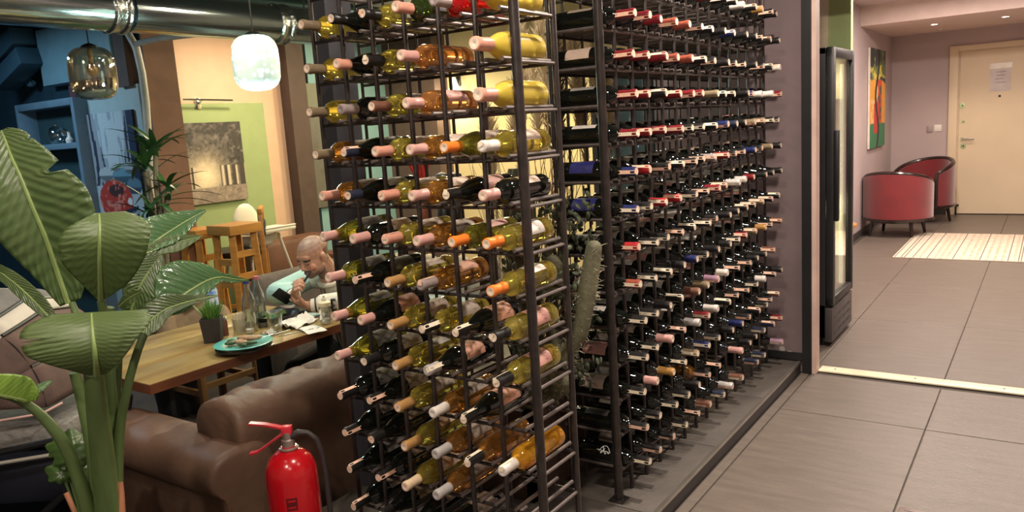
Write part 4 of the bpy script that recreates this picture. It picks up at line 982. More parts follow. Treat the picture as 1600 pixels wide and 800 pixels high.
parts += [('c', hl(0, .084, .006), hl(0, .101, -.028), .0065, .0095), ('e', hl(.009, .092, -.032), (.007, .008, .006), HR), ('e', hl(-.009, .092, -.032), (.007, .008, .006), HR)]
E_(0, .090, -.056, (.020, .009, .0045)); E_(0, .088, -.066, (.018, .010, .006))
nb = Vector((HC.x+.03, HC.y+.10, HC.z-.145))
parts += [('c', hl(0, -.035, -.05), nb, .055, .062)]
SR, SL = Vector((-3.60, 3.06, .655)), Vector((-3.235, 3.10, .655))
CH = Vector((-3.42, 3.14, .52)); HP = Vector((-3.43, 3.24, .22))
parts += [('c', nb, CH, .07, .11), ('c', CH, HP, .115, .12), ('c', SR, SL, .05, .05)]
ELR = at_y(434, 458, 2.84); ELL = Vector((-3.11, 2.97, .575))
WR = at_y(461, 462, 2.74); WL = at_z(484, 478, .565)
parts += [('c', SR, ELR, .045, .038), ('c', ELR, WR, .036, .026), ('c', SL, ELL, .045, .038), ('c', ELL, WL, .036, .026)]
for s, x in ((-1, -3.53), (1, -3.33)):
    kn = Vector((x, 2.83, .16)); an = Vector((x, 2.80, -.19))
    parts += [('c', Vector((x, 3.22, .2)), kn, .085, .06), ('c', kn, an, .055, .04), ('c', an+Vector((0, 0, -.01)), an+Vector((0, -.13, -.025)), .035, .03)]
def hand(W, d, n, curls, thumb, spread=.021, k=.93):
    """W wrist, d direction, n palm normal; side vector = d x n"""
    d = d.normalized(); n = (n-d*n.dot(d)).normalized(); s = d.cross(n).normalized()
    rot = Matrix(((s.x, d.x, n.x, 0), (s.y, d.y, n.y, 0), (s.z, d.z, n.z, 0), (0, 0, 0, 1)))
    parts.append(('e', W+d*.045*k, (.040*k, .05*k, .015*k), rot)); parts.append(('c', W, W+d*.03, .024, .022))
    for i, (L, off) in enumerate(((.070, 1.5), (.080, .5), (.074, -.5), (.058, -1.5))):
        b = W+d*(.085-.004*abs(off))*k+s*off*spread*k; c = curls[i]; a = 0; p = b
        for j, f in enumerate((.45, .31, .24)):
            a += c*(.8, 1.0, .7)[j]; v = d*math.cos(a)+n*math.sin(a); q = p+v*L*f*k*1.05
            parts.append(('c', p, q, .0092-.0007*j, .0088-.0009*j)); p = q
    b = W+d*.025*k+s*.030*k*thumb; v = (d*.55+s*thumb*.65+n*.35).normalized(); q = b+v*.036; v2 = (d*.75+n*.65-s*thumb*.05).normalized()
    parts.append(('c', b, q, .0125, .0105)); parts.append(('c', q, q+v2*.030, .0105, .0095)); parts.append(('c', q+v2*.03, q+v2*.03+(v2+n*.2).normalized()*.02, .0092, .008))
cam_dir = (CAM-HC).normalized(); im_l = Vector((-.82, -.57, 0))
hand(WL, (im_l*.95+Vector((0, 0, .25))), (Vector((-.1, .1, .9))+cam_dir*-.3), (.75, .8, .85, .9), -1)
hand(WR, Vector((.35, -.25, .55)), Vector((.55, .75, -.1)), (1.15, 1.2, 1.25, 1.3), 1)
skinm = attr_mat('skin', .5, 90); skinm.node_tree.nodes['Principled BSDF'].inputs['Subsurface Weight'].default_value = .08
body = blobmesh('body', parts, skinm, .0042, None, 3)
me = body.data; ca = me.color_attributes.new('Col', 'FLOAT_COLOR', 'POINT'); inv = HM.inverted()
SK = (.50, .27, .18)
for i, v in enumerate(me.vertices):
    q = inv @ v.co; c = SK
    if q.length < .2:
        if q.z > .035+.45*max(0, q.y-.02)+.0 and q.y < .085 and q.length > .05: c = mix((.50, .27, .18), (.20, .13, .10), min(1, (q.z-.035-.45*max(0, q.y-.02))*22+.25)*.75)
        elif q.y < -.01 and q.z > -.045 and abs(q.x) < .074: c = (.23, .145, .11)
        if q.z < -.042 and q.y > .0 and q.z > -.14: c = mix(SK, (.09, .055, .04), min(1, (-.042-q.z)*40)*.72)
        if abs(q.x) < .032 and -.056 < q.z < -.044 and q.y > .075: c = (.14, .08, .06)
        if abs(q.x) < .021 and -.073 < q.z < -.055 and q.y > .09: c = (.42, .15, .12)
        for s in (-1, 1):
            if abs(q.x-.03*s) < .017 and abs(q.z-.0165-.12*(.03-abs(q.x))) < .0062 and q.y > .055: c = (.03, .02, .016)
            if abs(q.x-.030*s) < .0125 and abs(q.z+.004) < .0035 and q.y > .06: c = (.06, .03, .025)
            if abs(q.x-.046*s) < .016 and abs(q.z+.028) < .018 and q.y > .05: c = (.55, .24, .17)
    ca.data[i].color = (*c, 1)
keep(body, man)
# jacket: torso and sleeves
jm = mat('cream_jacket', (.72, .68, .58), .7, 0, .05, 6, .3, 50); jt = mat('pendant_tinted_sleeve', (.42, .62, .57), .65, 0, .08, 6, .3, 50)  # right sleeve: greenish pendant light put into the cream cloth's colour
jk = [('c', nb+Vector((.01, .03, -.035)), CH+Vector((0, .02, 0)), .088, .145), ('c', CH+Vector((-.05, .02, 0)), HP+Vector((-.04, 0, 0)), .12, .13), ('c', CH+Vector((.05, .02, 0)), HP+Vector((.04, 0, 0)), .12, .13), ('c', SR, SL, .068, .068)]
jo = blobmesh('jacket', jk, jm, .007); keep(jo, man)
sl = []
def sleeve(a, b, c, f0=.066, f1=.066, f2=.045): return [('c', a, b, f0, f1), ('c', b, b+(c-b)*.72, f1*.95, f2+.012), ('e', b+Vector((-.01, 0, -.012)), (.062, .06, .052)), ('c', a+(b-a)*.5+Vector((0, 0, -.02)), b+(c-b)*.3, .055, .052)]
keep(blobmesh('right_sleeve', sleeve(SR, ELR, WR), jt, .006), man)
keep(blobmesh('left_sleeve', sleeve(SL, ELL, WL, .066, .060, .044), jm, .006), man)
for (a, b) in ((ELR, WR), (ELL, WL)):
    d_ = (b-a).normalized(); e0 = b-d_*.075
    cu = MB().tube([e0, e0+d_*.01, b-d_*.012, b-d_*.008, b-d_*.006], [.044, .040, .037, .035, .03], 20).build('cuff', mat('cuff_knit', (.75, .70, .60), .8) if 'cuff_knit' not in bpy.data.materials else bpy.data.materials['cuff_knit']); keep(cu, man)
    for k_ in (.018, .036): MB().tube([e0+d_*k_, e0+d_*(k_+.009)], [.0412-.04*k_, .0410-.04*k_], 20).build('cuff_stripe', M['black'], cu)
# black letter patches on the left sleeve, pattern on the right sleeve
lt = MB(); d_ = (WL-ELL).normalized(); up_ = Vector((0, 0, 1)); nn = d_.cross(up_).normalized()
if nn.dot(CAM-ELL) < 0: nn = -nn
for k_ in range(3):
    c0 = ELL+(WL-ELL)*(.12+.2*k_)+nn*.058; 
    lt.tube([c0+up_*.028-d_*.012, c0+up_*.03+d_*.008, c0+up_*.006+d_*.010+nn*.004, c0-up_*.0+nn*.005-d_*.004, c0-up_*.008+d_*.012+nn*.004, c0-up_*.03+d_*.006, c0-up_*.03-d_*.014], .0075, 6)
keep(lt.build('letter_patch', M['black']), man)
lt = MB(); c0 = ELR+(SR-ELR)*.35+(CAM-ELR).normalized()*.066
for k_ in range(3): lt.tube([c0+Vector((.0+.016*k_, 0, .02)), c0+Vector((.012+.016*k_, 0, .0)), c0+Vector((.004+.016*k_, 0, -.016))], .006, 6)
keep(lt.build('sleeve_print', M['black']), man)
fwf = Vector((-.15, -.985, 0)); zc = CH+fwf*.13
keep(MB().tube([nb+fwf*.085+Vector((0, 0, -.05)), zc+Vector((0, -.01, .02)), HP+fwf*.14], .004, 6).build('zip', M['chrome']), man)
keep(MB().tube([nb+Vector((math.cos(a)*.075, math.sin(a)*.07-.0, -.01-.02*math.sin(-a))) for a in [R_(x) for x in range(-250, 71, 20)]], .016, 8).build('collar', bpy.data.materials['cuff_knit']), man)
keep(blobmesh('trousers', [('c', Vector((x, 3.22, .2)), Vector((x, 2.83, .16)), .098, .075) for x in (-3.53, -3.33)]+[('c', Vector((x, 2.83, .16)), Vector((x, 2.80, -.17)), .07, .055) for x in (-3.53, -3.33)], mat('dark_trousers', (.02, .02, .025), .8), .009), man)
# phone and vape pen (held things)
pd = WL+im_l*.10+Vector((0, 0, .035))
yq = Matrix.Translation(at_y(442, 463, 2.68)) @ Euler((R_(35), R_(-40), R_(40))).to_matrix().to_4x4()
ph = MB().box(-.030, .030, -.004, .004, -.056, .056, bev=.003, mtx=yq).build('smartphone', M['black']); tag(ph, 'black smartphone held in the left hand of the man', 'phone')
MB().box(-.027, .027, .0042, .0050, -.052, .052, mtx=yq).build('screen', mat('phone_screen', (.08, .1, .12), .1, emit=(.5, .6, .7), es=.5), ph)
a = at_y(484, 427, 2.80); b = at_y(467, 452, 2.73)
vp = tag(MB().tube([b, a], .0095, 10, flat=.65).build('vape_pen', M['black']), 'slim black vape pen the man holds up to his mouth', 'pen')
MB().tube([a, a+(a-b)*.12], .006, 8).build('mouthpiece', M['grey'] if 'grey' in M else M['steel'], vp)
# his chair: hidden seat
t = thing('dining_chair', 'dark upholstered chair the man sits on at the end of the table', 'chair', (-3.42, 3.3, FL))
kp(MB().box(-3.66, -3.18, 3.05, 3.50, .02, .105, bev=.02).build('seat', mat('taupe_fabric', (.13, .10, .085), .8, 0, .15, 20, .2, 150)))
kp(MB().box(-3.66, -3.18, 3.46, 3.53, .10, .50, bev=.02).build('backrest', bpy.data.materials['taupe_fabric']))
for x in (-3.62, -3.22):
    for y in (3.09, 3.46): kp(MB().tube([(x, y, FL), (x, y, .02)], .016, 8).build('leg', M['black']))

# grey bench at the far side, coat chair
taupe = bpy.data.materials['taupe_fabric']
t = thing('bench_seat', 'grey-brown upholstered bench along the far side of the table', 'bench', (-4.25, 3.2, FL))
kp(roll('backrest', taupe, [(0, .1), (.12, .1), (.13, .5), (.12, .80), (.08, .86), (.02, .86), (-.02, .80), (-.01, .5)], 0.95, 'y', (-4.28, 3.12, FL), n=40))
kp(MB().box(-4.16, -3.9, 3.14, 3.84, FL+.1, FL+.44, bev=.03).build('seat', taupe))
orw = mat('honey_wood', (.52, .24, .055), .35, 0, .12, 6, stretch=(1, 1, 8))
def woodchair(x, y, rz, lab, sc_=1, bar=False, grp=None, orw=orw):
    t = thing('bar_chair' if bar else 'dining_chair', lab, 'chair', (x, y, FL), rz, grp)
    hs = .74 if bar else .44; hb = hs+(.36 if bar else .42); w_ = .2
    for sx in (-1, 1):
        for sy in (-1, 1): MB().box(sx*w_-.02, sx*w_+.02, sy*w_-.02, sy*w_+.02, 0, hs-.002 if sy < 0 else hb, bev=.004).build('leg', orw, t)
    MB().box(-w_-.02, w_+.02, w_-.018, w_+.022, hb+.001, hb+.05, bev=.006).build('top_rail', orw, t)
    MB().box(-w_+.022, w_-.022, w_-.02, w_+.03, hb-.2, hb-.07, bev=.02).build('back_cushion', M['black'], t)
    MB().box(-w_-.02, w_+.02, -w_-.02, w_-.022, hs, hs+.055, bev=.015).build('seat', M['black'], t)
    for z in ((.22, .48) if bar else (.2,)):
        for s in (-1, 1): MB().box(s*w_-.012, s*w_+.012, -w_+.021, w_-.021, z, z+.035).build('stretcher', orw, t)
        MB().box(-w_+.021, w_-.021, -w_-.012, -w_+.012, z+.04, z+.075).build('stretcher', orw, t)
    return t
woodchair(-4.42, 2.86, R_(90), 'dark honey wood dining chair under a beige coat at the far table side', orw=mat('dull_wood', (.20, .10, .035), .5))
coatm = mat('beige_coat', (.26, .18, .11), .85, 0, .15, 8, .6, 25)
cc = at_y(300, 470, 2.3); cx, cy = -4.62, 2.86
tag(blobmesh('coat', [('e', (cx, cy, .50), (.09, .24, .10)), ('e', (cx-.03, cy-.12, .33), (.10, .13, .22)), ('e', (cx, cy+.1, .30), (.09, .14, .22)), ('c', (cx+.08, cy-.2, .40), (cx+.16, cy-.22, .12), .07, .05), ('c', (cx+.08, cy+.2, .36), (cx+.18, cy+.2, .20), .06, .06), ('e', (cx+.05, cy-.02, .22), (.10, .2, .08))], coatm, .012, smooth=6), 'beige coat draped over the wooden chair at the far side of the table', 'coat')
# bar tables, chairs, high chair, brown sofa
def bartable(c, wx, wy, lab):
    t = thing('bar_table', lab, 'table', (c[0], c[1], FL), 0, 'bar tables by the green wall'); H = c[2]-FL
    MB().box(-wx/2, wx/2, -wy/2, wy/2, H-.075, H, bev=.004).build('table_top', orw, t)
    for sx in (-1, 1):
        for sy in (-1, 1): MB().tube([(sx*(wx/2-.05), sy*(wy/2-.05), H-.076), (sx*(wx/2-.02), sy*(wy/2-.02), 0)], .034, 4).build('leg', orw, t)
    for z in (H-.5, H-.32):
        MB().box(-wx/2+.06, wx/2-.06, -wy/2+.03, -wy/2+.055, z, z+.05).build('stretcher', orw, t); MB().box(wx/2-.055, wx/2-.03, -wy/2+.06, wy/2-.06, z+.06, z+.11).build('stretcher', orw, t)
a = at_z(380, 350, .84); bartable((a.x-.12, a.y-.0, .84), .30, .30, 'taller honey wood bar table in front of the white high chair')
a = at_z(325, 357, .80); bartable((a.x-.10, a.y-.02, .80), .30, .26, 'lower honey wood bar table touching the brown wall panel')
a = at_y(335, 360, 4.35)
woodchair(-5.95, 4.30, R_(-40), 'honey wood bar chair with black cushions behind the bar tables', bar=True)
wpl = mat('high_chair_plastic', (.80, .76, .64), .4, 0, .03)
hc = at_y(402, 395, 4.55)
t = thing('high_chair', 'white plastic baby high chair with splayed metal legs by the green wall', 'high chair', (hc.x, hc.y, FL))
hz = hc.z-FL
S = .0
MB().lathe(smoothprof([(0, .47), (.13, .48), (.17, .52), (.19, .60), (.175, .60), (.155, .54), (.12, .50), (0, .495)], 1), 24, mtx=Matrix.Translation((0, 0, hz-.42))).build('seat_shell', wpl, t)
MB().ball((-.14, .02, hz+.27), (.03, .145, .19)).build('backrest', wpl, t)
MB().box(.0, .30, -.24, .24, hz+.20, hz+.235, bev=.015).box(.27, .30, -.24, .24, hz+.236, hz+.25, bev=.005).build('tray', wpl, t)
MB().box(-.02, .03, -.25, -.235, hz+.1, hz+.22, bev=.004).box(-.02, .03, .235, .25, hz+.1, hz+.22, bev=.004).build('tray_bracket', wpl, t)
for sx in (-1, 1):
    for sy in (-1, 1): MB().tube([(sx*.13, sy*.16, hz+.17), (sx*.30, sy*.30, 0)], .014, 8).build('leg', M['pale'], t)
MB().box(.05, .07, -.04, .04, hz+.12, hz+.2).tube([(.06, .0, hz+.12), (.09, .02, hz-.02), (.07, .03, hz-.14)], .012, 6).build('harness_strap', M['black'], t)
bs = mat('dark_brown_leather', (.12, .055, .035), .5, 0, .2, 5)
a = at_x(440, 378, -6.35)
t = thing('brown_sofa', 'brown leather sofa against the wall behind the white high chair', 'sofa', (-6.5, 5.3, FL))
kp(MB().box(-6.80, -6.52, 4.85, 5.85, FL+.06, .46, bev=.06).build('backrest', bs)); kp(MB().box(-6.50, -6.0, 4.87, 5.62, FL+.06, FL+.42, bev=.05).build('seat', bs)); kp(MB().box(-6.52, -5.98, 5.63, 5.86, FL+.06, .27, bev=.06).build('armrest', bs))

# ---------------------------------------------------------------- plants
def leafmat(name, c1, c2, rough=.32, tr=.12, vein=34, bmp=.4):
    m, nt, b = _nodes(name); N = nt.nodes.new; L = nt.links.new
    uv = N('ShaderNodeUVMap'); uv.uv_map = 'UVMap'; mp = N('ShaderNodeMapping'); L(uv.outputs[0], mp.inputs[0])
    wv = N('ShaderNodeTexWave'); wv.inputs['Scale'].default_value = vein/6.28*1.0; wv.inputs['Distortion'].default_value = .6; wv.bands_direction = 'Y'; wv.inputs['Detail'].default_value = 1
    L(mp.outputs[0], wv.inputs[0]); nz = N('ShaderNodeTexNoise'); nz.inputs['Scale'].default_value = 6; tc = N('ShaderNodeTexCoord'); L(tc.outputs['Object'], nz.inputs[0])
    mx = N('ShaderNodeMix'); mx.data_type = 'RGBA'; mx.inputs[6].default_value = (*c1, 1); mx.inputs[7].default_value = (*c2, 1)
    ad = N('ShaderNodeMath'); ad.operation = 'MULTIPLY_ADD'; ad.inputs[1].default_value = .25; L(wv.outputs[1], ad.inputs[0]); L(nz.outputs[0], ad.inputs[2]); 
    s2 = N('ShaderNodeMath'); s2.operation = 'SUBTRACT'; s2.inputs[1].default_value = .15; L(ad.outputs[0], s2.inputs[0]); L(s2.outputs[0], mx.inputs[0]); L(mx.outputs[2], b.inputs['Base Color'])
    bp = N('ShaderNodeBump'); bp.inputs['Strength'].default_value = bmp; bp.inputs['Distance'].default_value = .004; L(wv.outputs[1], bp.inputs['Height']); L(bp.outputs[0], b.inputs['Normal'])
    b.inputs['Roughness'].default_value = rough; b.inputs['Coat Weight'].default_value = .15; b.inputs['Coat Roughness'].default_value = .3
    b.inputs['Subsurface Weight'].default_value = tr; b.inputs['Subsurface Radius'].default_value = (.3, .6, .1); b.inputs['Subsurface Scale'].default_value = .01
    return m
GRA = leafmat('banana_leaf', (.045, .08, .026), (.115, .155, .062), .36, bmp=.42)
GRB = leafmat('leaf_underside', (.060, .098, .028), (.095, .135, .042), .5, bmp=.13)
GRC = leafmat('glossy_leaf', (.045, .11, .04), (.10, .19, .08), .18, bmp=.4)
GRD = leafmat('lime_leaf', (.16, .28, .04), (.21, .33, .05), .45, bmp=.12)
MID = mat('midrib', (.22, .30, .10), .45, 0, .12, 30)
STM = mat('green_stem', (.09, .14, .045), .4, 0, .3, 14, stretch=(1, 1, .2), coat=.2)
def interp(P, t):
    n = len(P)-1; x = t*n; i = min(int(x), n-1); f = x-i
    p0, p1, p2, p3 = P[max(i-1, 0)], P[i], P[i+1], P[min(i+2, n)]
    return [.5*((2*b)+(-a+c)*f+(2*a-5*b+4*c-d)*f*f+(-a+3*b-3*c+d)*f**3) for a, b, c, d in zip(p0, p1, p2, p3)]
def leaf(root, ctrl, m, fold=.25, n=44, k=10, mid=.006, rip=.003, tears=(), name='leaf'):
    """ctrl: (px, py, depth, width_left_px, width_right_px) along the midrib"""
    bm = bmesh.new(); uvl = bm.loops.layers.uv.new('UVMap'); rows = []; mids = []
    for i in range(n+1):
        t = i/n; x, y, d, wl, wr = interp(ctrl, t); x2, y2, *_ = interp(ctrl, min(1, t+.02)); x1, y1, *_ = interp(ctrl, max(0, t-.02))
        tx, ty = x2-x1, y2-y1; l = math.hypot(tx, ty) or 1; nx, ny = -ty/l, tx/l   # right side when looking along the rib from base
        mids.append(at_d(x, y, d)); row = []
        for j in range(-k, k+1):
            q = j/k; w = (wr if q > 0 else wl)*q
            w = max(w, 0) if q > 0 else min(w, 0)
            wm = abs(w)/FPX*d
            for (tt, sd, dp_) in tears:
                if sd*q > 0 and abs(t-tt) < .012: w *= 1-dp_*abs(q)
            dd = d - fold*wm + .35*fold*wm*abs(q)*1.6 + rip*math.sin(i*2.1+abs(q)*4)*abs(q)
            row.append((bm.verts.new(at_d(x+nx*w, y+ny*w, dd)), (q, t)))
        rows.append(row)
    for i in range(n):
        for j in range(2*k):
            q = (rows[i][j], rows[i][j+1], rows[i+1][j+1], rows[i+1][j])
            try: f = bm.faces.new([a[0] for a in q])
            except ValueError: continue
            for lp, a in zip(f.loops, q): lp[uvl].uv = (a[1][0]*.5, a[1][1]+abs(a[1][0])*.22)
    bmesh.ops.recalc_face_normals(bm, faces=bm.faces)
    me = bpy.data.meshes.new(name); bm.to_mesh(me); bm.free(); me.materials.append(m); me.shade_smooth()
    o = link(name, me); md = o.modifiers.new('s', 'SOLIDIFY'); md.thickness = .0012; md.offset = 0
    keep(o, root)
    nn = len(mids)
    mr = MB().tube([p+(CAM-p).normalized()*.001 for p in mids[::3]], [mid*(1-.75*i/(nn/3)) for i in range(len(mids[::3]))], 6).build('midrib', MID); mr.parent = o
    return o
def stem(root, pts, r, m=STM, nm='stem'):
    P = [interp([list(p) for p in pts], i/16) for i in range(17)]
    o = MB().tube([at_d(*p) for p in P], [r[0]+(r[1]-r[0])*i/16 for i in range(17)], 10).build(nm, m); keep(o, root); return o
base = at_d(172, 800, 2.1)
sp = thing('strelitzia', 'large broad-leaved strelitzia plant with ribbed green leaves in the left foreground', 'plant', (base.x, base.y, 0))
D = 2.1
leaf(sp, [(107, 474, D, 14, 20), (90, 425, D-.02, 36, 56), (72, 372, D-.05, 62, 84), (52, 325, D-.07, 74, 88), (34, 280, D-.08, 80, 66), (18, 245, D-.07, 62, 50), (8, 218, D-.05, 32, 34), (2, 204, D-.04, 8, 12)], GRA, .35, 60, mid=.008, rip=.004, tears=((.56, 1, .35), (.80, 1, .15)))
leaf(sp, [(158, 468, D-.10, 6, 6), (157, 442, D-.14, 30, 45), (156, 408, D-.18, 60, 68), (156, 376, D-.20, 64, 77), (156, 350, D-.19, 44, 76), (155, 333, D-.16, 8, 40)], GRB, .25, 44, mid=.008, rip=.003, tears=((.45, -1, .5),))
leaf(sp, [(224, 394, D+.05, 4, 6), (243, 377, D+.08, 36, 14), (268, 360, D+.12, 30, 20), (292, 345, D+.16, 18, 14), (308, 336, D+.18, 9, 6), (322, 329, D+.2, 2, 1)], GRC, .3, 36, mid=.004)
leaf(sp, [(222, 398, D+.04, 4, 4), (250, 388, D+.08, 14, 10), (280, 378, D+.12, 11, 14), (316, 369, D+.17, 1, 1)], GRB, .2, 30, mid=.003)
leaf(sp, [(205, 486, D-.0, 8, 10), (217, 452, D+.0, 28, 30), (232, 425, D+.02, 26, 26), (252, 398, D+.04, 8, 4)], GRA, .3, 30, mid=.004)
leaf(sp, [(248, 490, D-.02, 6, 8), (274, 470, D+.02, 50, 22), (300, 452, D+.06, 52, 20), (325, 438, D+.10, 30, 16), (345, 433, D+.13, 8, 8), (366, 436, D+.16, 5, 6), (390, 438, D+.2, 1, 1)], GRC, .35, 44, mid=.005)
leaf(sp, [(222, 520, D-.08, 10, 10), (236, 500, D-.06, 24, 20), (262, 482, D-.03, 22, 12), (300, 470, D+.02, 10, 6), (340, 462, D+.06, 1, 1)], GRA, .3, 30, mid=.004)
leaf(sp, [(152, 586, D-.22, 14, 12), (151, 570, D-.26, 58, 34), (149, 550, D-.28, 98, 56), (146, 528, D-.28, 114, 76), (144, 506, D-.26, 108, 92), (143, 488, D-.22, 62, 88)], GRB, .22, 50, mid=.009, tears=((.62, -1, .22), (.66, -1, .3)))
leaf(sp, [(92, 512, D-.12, 4, 4), (70, 488, D-.12, 9, 14), (45, 462, D-.1, 13, 16), (15, 436, D-.06, 12, 14), (-20, 412, D, 8, 8)], GRA, .3, 30, mid=.004)
leaf(sp, [(44, 629, D-.15, 1, 8), (40, 626, D-.16, 3, 34), (15, 620, D-.18, 3, 36), (-20, 615, D-.2, 2, 28), (-50, 612, D-.2, 1, 5)], GRD, .15, 24, mid=.004)
leaf(sp, [(40, 628, D-.14, 1, 1), (52, 615, D-.12, 6, 5), (66, 605, D-.1, 7, 5), (83, 594, D-.08, 1, 1)], GRC, .3, 16, mid=.002)
leaf(sp, [(186, 480, D-.1, 3, 3), (196, 470, D-.12, 8, 9), (208, 462, D-.13, 11, 8), (222, 455, D-.14, 2, 2)], GRB, .3, 16, mid=.003)
for a_, r_ in (([(112, 472, D), (122, 500, D), (140, 560, D-.02), (152, 650, D), (168, 810, D)], (.008, .020)), ([(116, 582, D-.1), (130, 630, D-.08), (146, 700, D-.05), (160, 810, D)], (.012, .024)),
               ([(158, 470, D-.1), (168, 520, D-.08), (172, 600, D-.05), (178, 700, D), (182, 810, D)], (.010, .020)), ([(146, 580, D-.2), (152, 640, D-.14), (160, 710, D-.08), (170, 812, D-.03)], (.022, .032)),
               ([(248, 488, D), (222, 530, D-.03), (198, 610, D-.04), (186, 690, D-.02), (184, 812, D)], (.009, .014)), ([(224, 396, D+.05), (205, 450, D+.03), (186, 540, D+.02), (180, 640, D+.02), (180, 812, D)], (.007, .018)),
               ([(-12, 616, D-.17), (22, 622, D-.15), (60, 645, D-.12), (98, 690, D-.1), (124, 750, D-.06), (142, 812, D-.03)], (.007, .020)), ([(170, 480, D-.06), (163, 560, D-.04), (166, 640, D), (172, 812, D+.02)], (.014, .026))):
    stem(sp, a_, r_)
stem(sp, [(160, 640, D-.09), (163, 690, D-.075), (168, 740, D-.06)], (.002, .009), mat('dry_sheath', (.42, .30, .15), .6), 'dry_sheath')
stem(sp, [(185, 755, D-.03), (188, 775, D-.03), (191, 812, D-.03)], (.012, .009), mat('bud_brown', (.40, .17, .09), .5), 'bud')
stem(sp, [(103, 770, D+.05), (112, 790, D+.05), (124, 818, D+.05)], (.007, .006), bpy.data.materials['bud_brown'], 'cut_stalk')
pt = MB().lathe([(0, .0), (.15, .0), (.16, .02), (.20, .34), (.205, .36), (.19, .36), (.185, .33), (0, .33)], 32).build('pot', mat('dark_pot', (.03, .028, .03), .5), sp)
MB().lathe([(0, .331), (.184, .331)], 20).build('soil', mat('soil', (.03, .02, .014), .95, 0, .3, 40, .6, 60), pt)
# fatsia behind
def lobed(root, c, R, m, face, n=7, sw=.22, nm='leaf'):
    face = Vector(face).normalized(); a_ = face.cross(Vector((0, 0, 1))).normalized(); b_ = face.cross(a_).normalized(); bm = bmesh.new(); P = []
    for i in range(n*8):
        th_ = -math.pi*.5+2*math.pi*(i+.5)/(n*8); lob = 1-sw*(.5-.5*math.cos(2*math.pi*(i % 8+.5)/8+math.pi)); r = R*lob*(.72+.28*math.cos((th_-math.pi/2)))
        P.append(bm.verts.new(c+a_*r*math.cos(th_)-b_*r*math.sin(th_)+face*(-.05*R)))
    cc = bm.verts.new(c+face*.04*R)
    for i in range(len(P)): bm.faces.new((cc, P[i], P[(i+1) % len(P)]))
    uvl = bm.loops.layers.uv.new('UVMap')
    for f_ in bm.faces:
        for lp in f_.loops: lp[uvl].uv = ((lp.vert.co-c).length*3, (lp.vert.co.z-c.z)*3)
    me = bpy.data.meshes.new(nm); bm.to_mesh(me); bm.free(); me.materials.append(m); me.shade_smooth(); o = link(nm, me)
    md = o.modifiers.new('s', 'SOLIDIFY'); md.thickness = .0015; keep(o, root); return o
fp = at_d(120, 720, 2.45)
ft = thing('fatsia', 'smaller dark green lobed leaves behind the strelitzia stems beside the sofa', 'plant', (fp.x-.0, fp.y, 0))
FM = leafmat('fatsia_leaf', (.03, .07, .015), (.07, .13, .03), .35)
tocam = (CAM-fp).normalized()
for (x, y, R) in ((118, 712, .095), (98, 742, .062), (134, 748, .06), (96, 705, .055)):
    c = at_d(x, y, 2.45); lobed(ft, c, R, FM, tocam+Vector((.1*math.sin(x), .1, .3)))
    keep(MB().tube([c, (c+Vector((fp.x, fp.y, .2)))/2, (fp.x, fp.y, .14)], .004, 6).build('stem', STM), ft)
keep(MB().lathe([(0, 0), (.07, 0), (.09, .15), (.08, .15), (.075, .13), (0, .13)], 20, o=(fp.x, fp.y, .0)).build('pot', bpy.data.materials['dark_pot']), ft)

# dracaena by the brown panel
def strap(mb, b, d, L, W, droop, n=7, uv=None):
    d = Vector(d).normalized(); s = d.cross(Vector((0, 0, 1)))
    s = s.normalized() if s.length > .05 else Vector((1, 0, 0)); prev = None; p = Vector(b)
    for i in range(n+1):
        t = i/n; w = W*(math.sin(math.pi*min(1, .18+.82*t))**.7 if t < 1 else 0.02)
        pr = (mb.bm.verts.new(p-s*w), mb.bm.verts.new(p+Vector((0, 0, -.25*w))), mb.bm.verts.new(p+s*w))
        if prev:
            mb.bm.faces.new((prev[0], prev[1], pr[1], pr[0])); mb.bm.faces.new((prev[1], prev[2], pr[2], pr[1]))
        prev = pr; d = (d+Vector((0, 0, -droop/n))).normalized(); p = p+d*L/n
dp = at_d(243, 330, 4.95)
dt = thing('dracaena', 'tall dracaena with long narrow dark leaves in front of the brown panel', 'plant', (dp.x, dp.y, FL))
drm = mat('dracaena_leaf', (.022, .075, .022), .35, 0, .3, 10, col2=(.05, .14, .035)); cane = mat('cane', (.16, .13, .08), .8, 0, .2, 30)
r3 = random.Random(11)
for (x, y, nl) in ((243, 235, 15), (262, 300, 13), (228, 268, 12), (240, 330, 9)):
    c = at_d(x, y, 4.95+r3.uniform(-.1, .1))
    keep(MB().tube([Vector((dp.x+r3.uniform(-.06, .06), dp.y, FL+.3)), (c+Vector((dp.x, dp.y, c.z-.4)))/2, c], .016, 8).build('cane', cane), dt)
    for k_ in range(nl):
        a = 2*math.pi*k_/nl+r3.uniform(-.3, .3); up = r3.uniform(.1, 1.5); mb = MB()
        strap(mb, c+Vector((0, 0, r3.uniform(-.06, .05))), (math.cos(a), math.sin(a), up), r3.uniform(.24, .40), .020, r3.uniform(.5, 1.5))
        keep(mb.build('leaf', drm), dt)
keep(MB().lathe([(0, 0), (.14, 0), (.18, .32), (.165, .32), (.155, .3), (0, .3)], 24, o=(dp.x, dp.y, FL)).build('pot', bpy.data.materials['dark_pot']), dt)

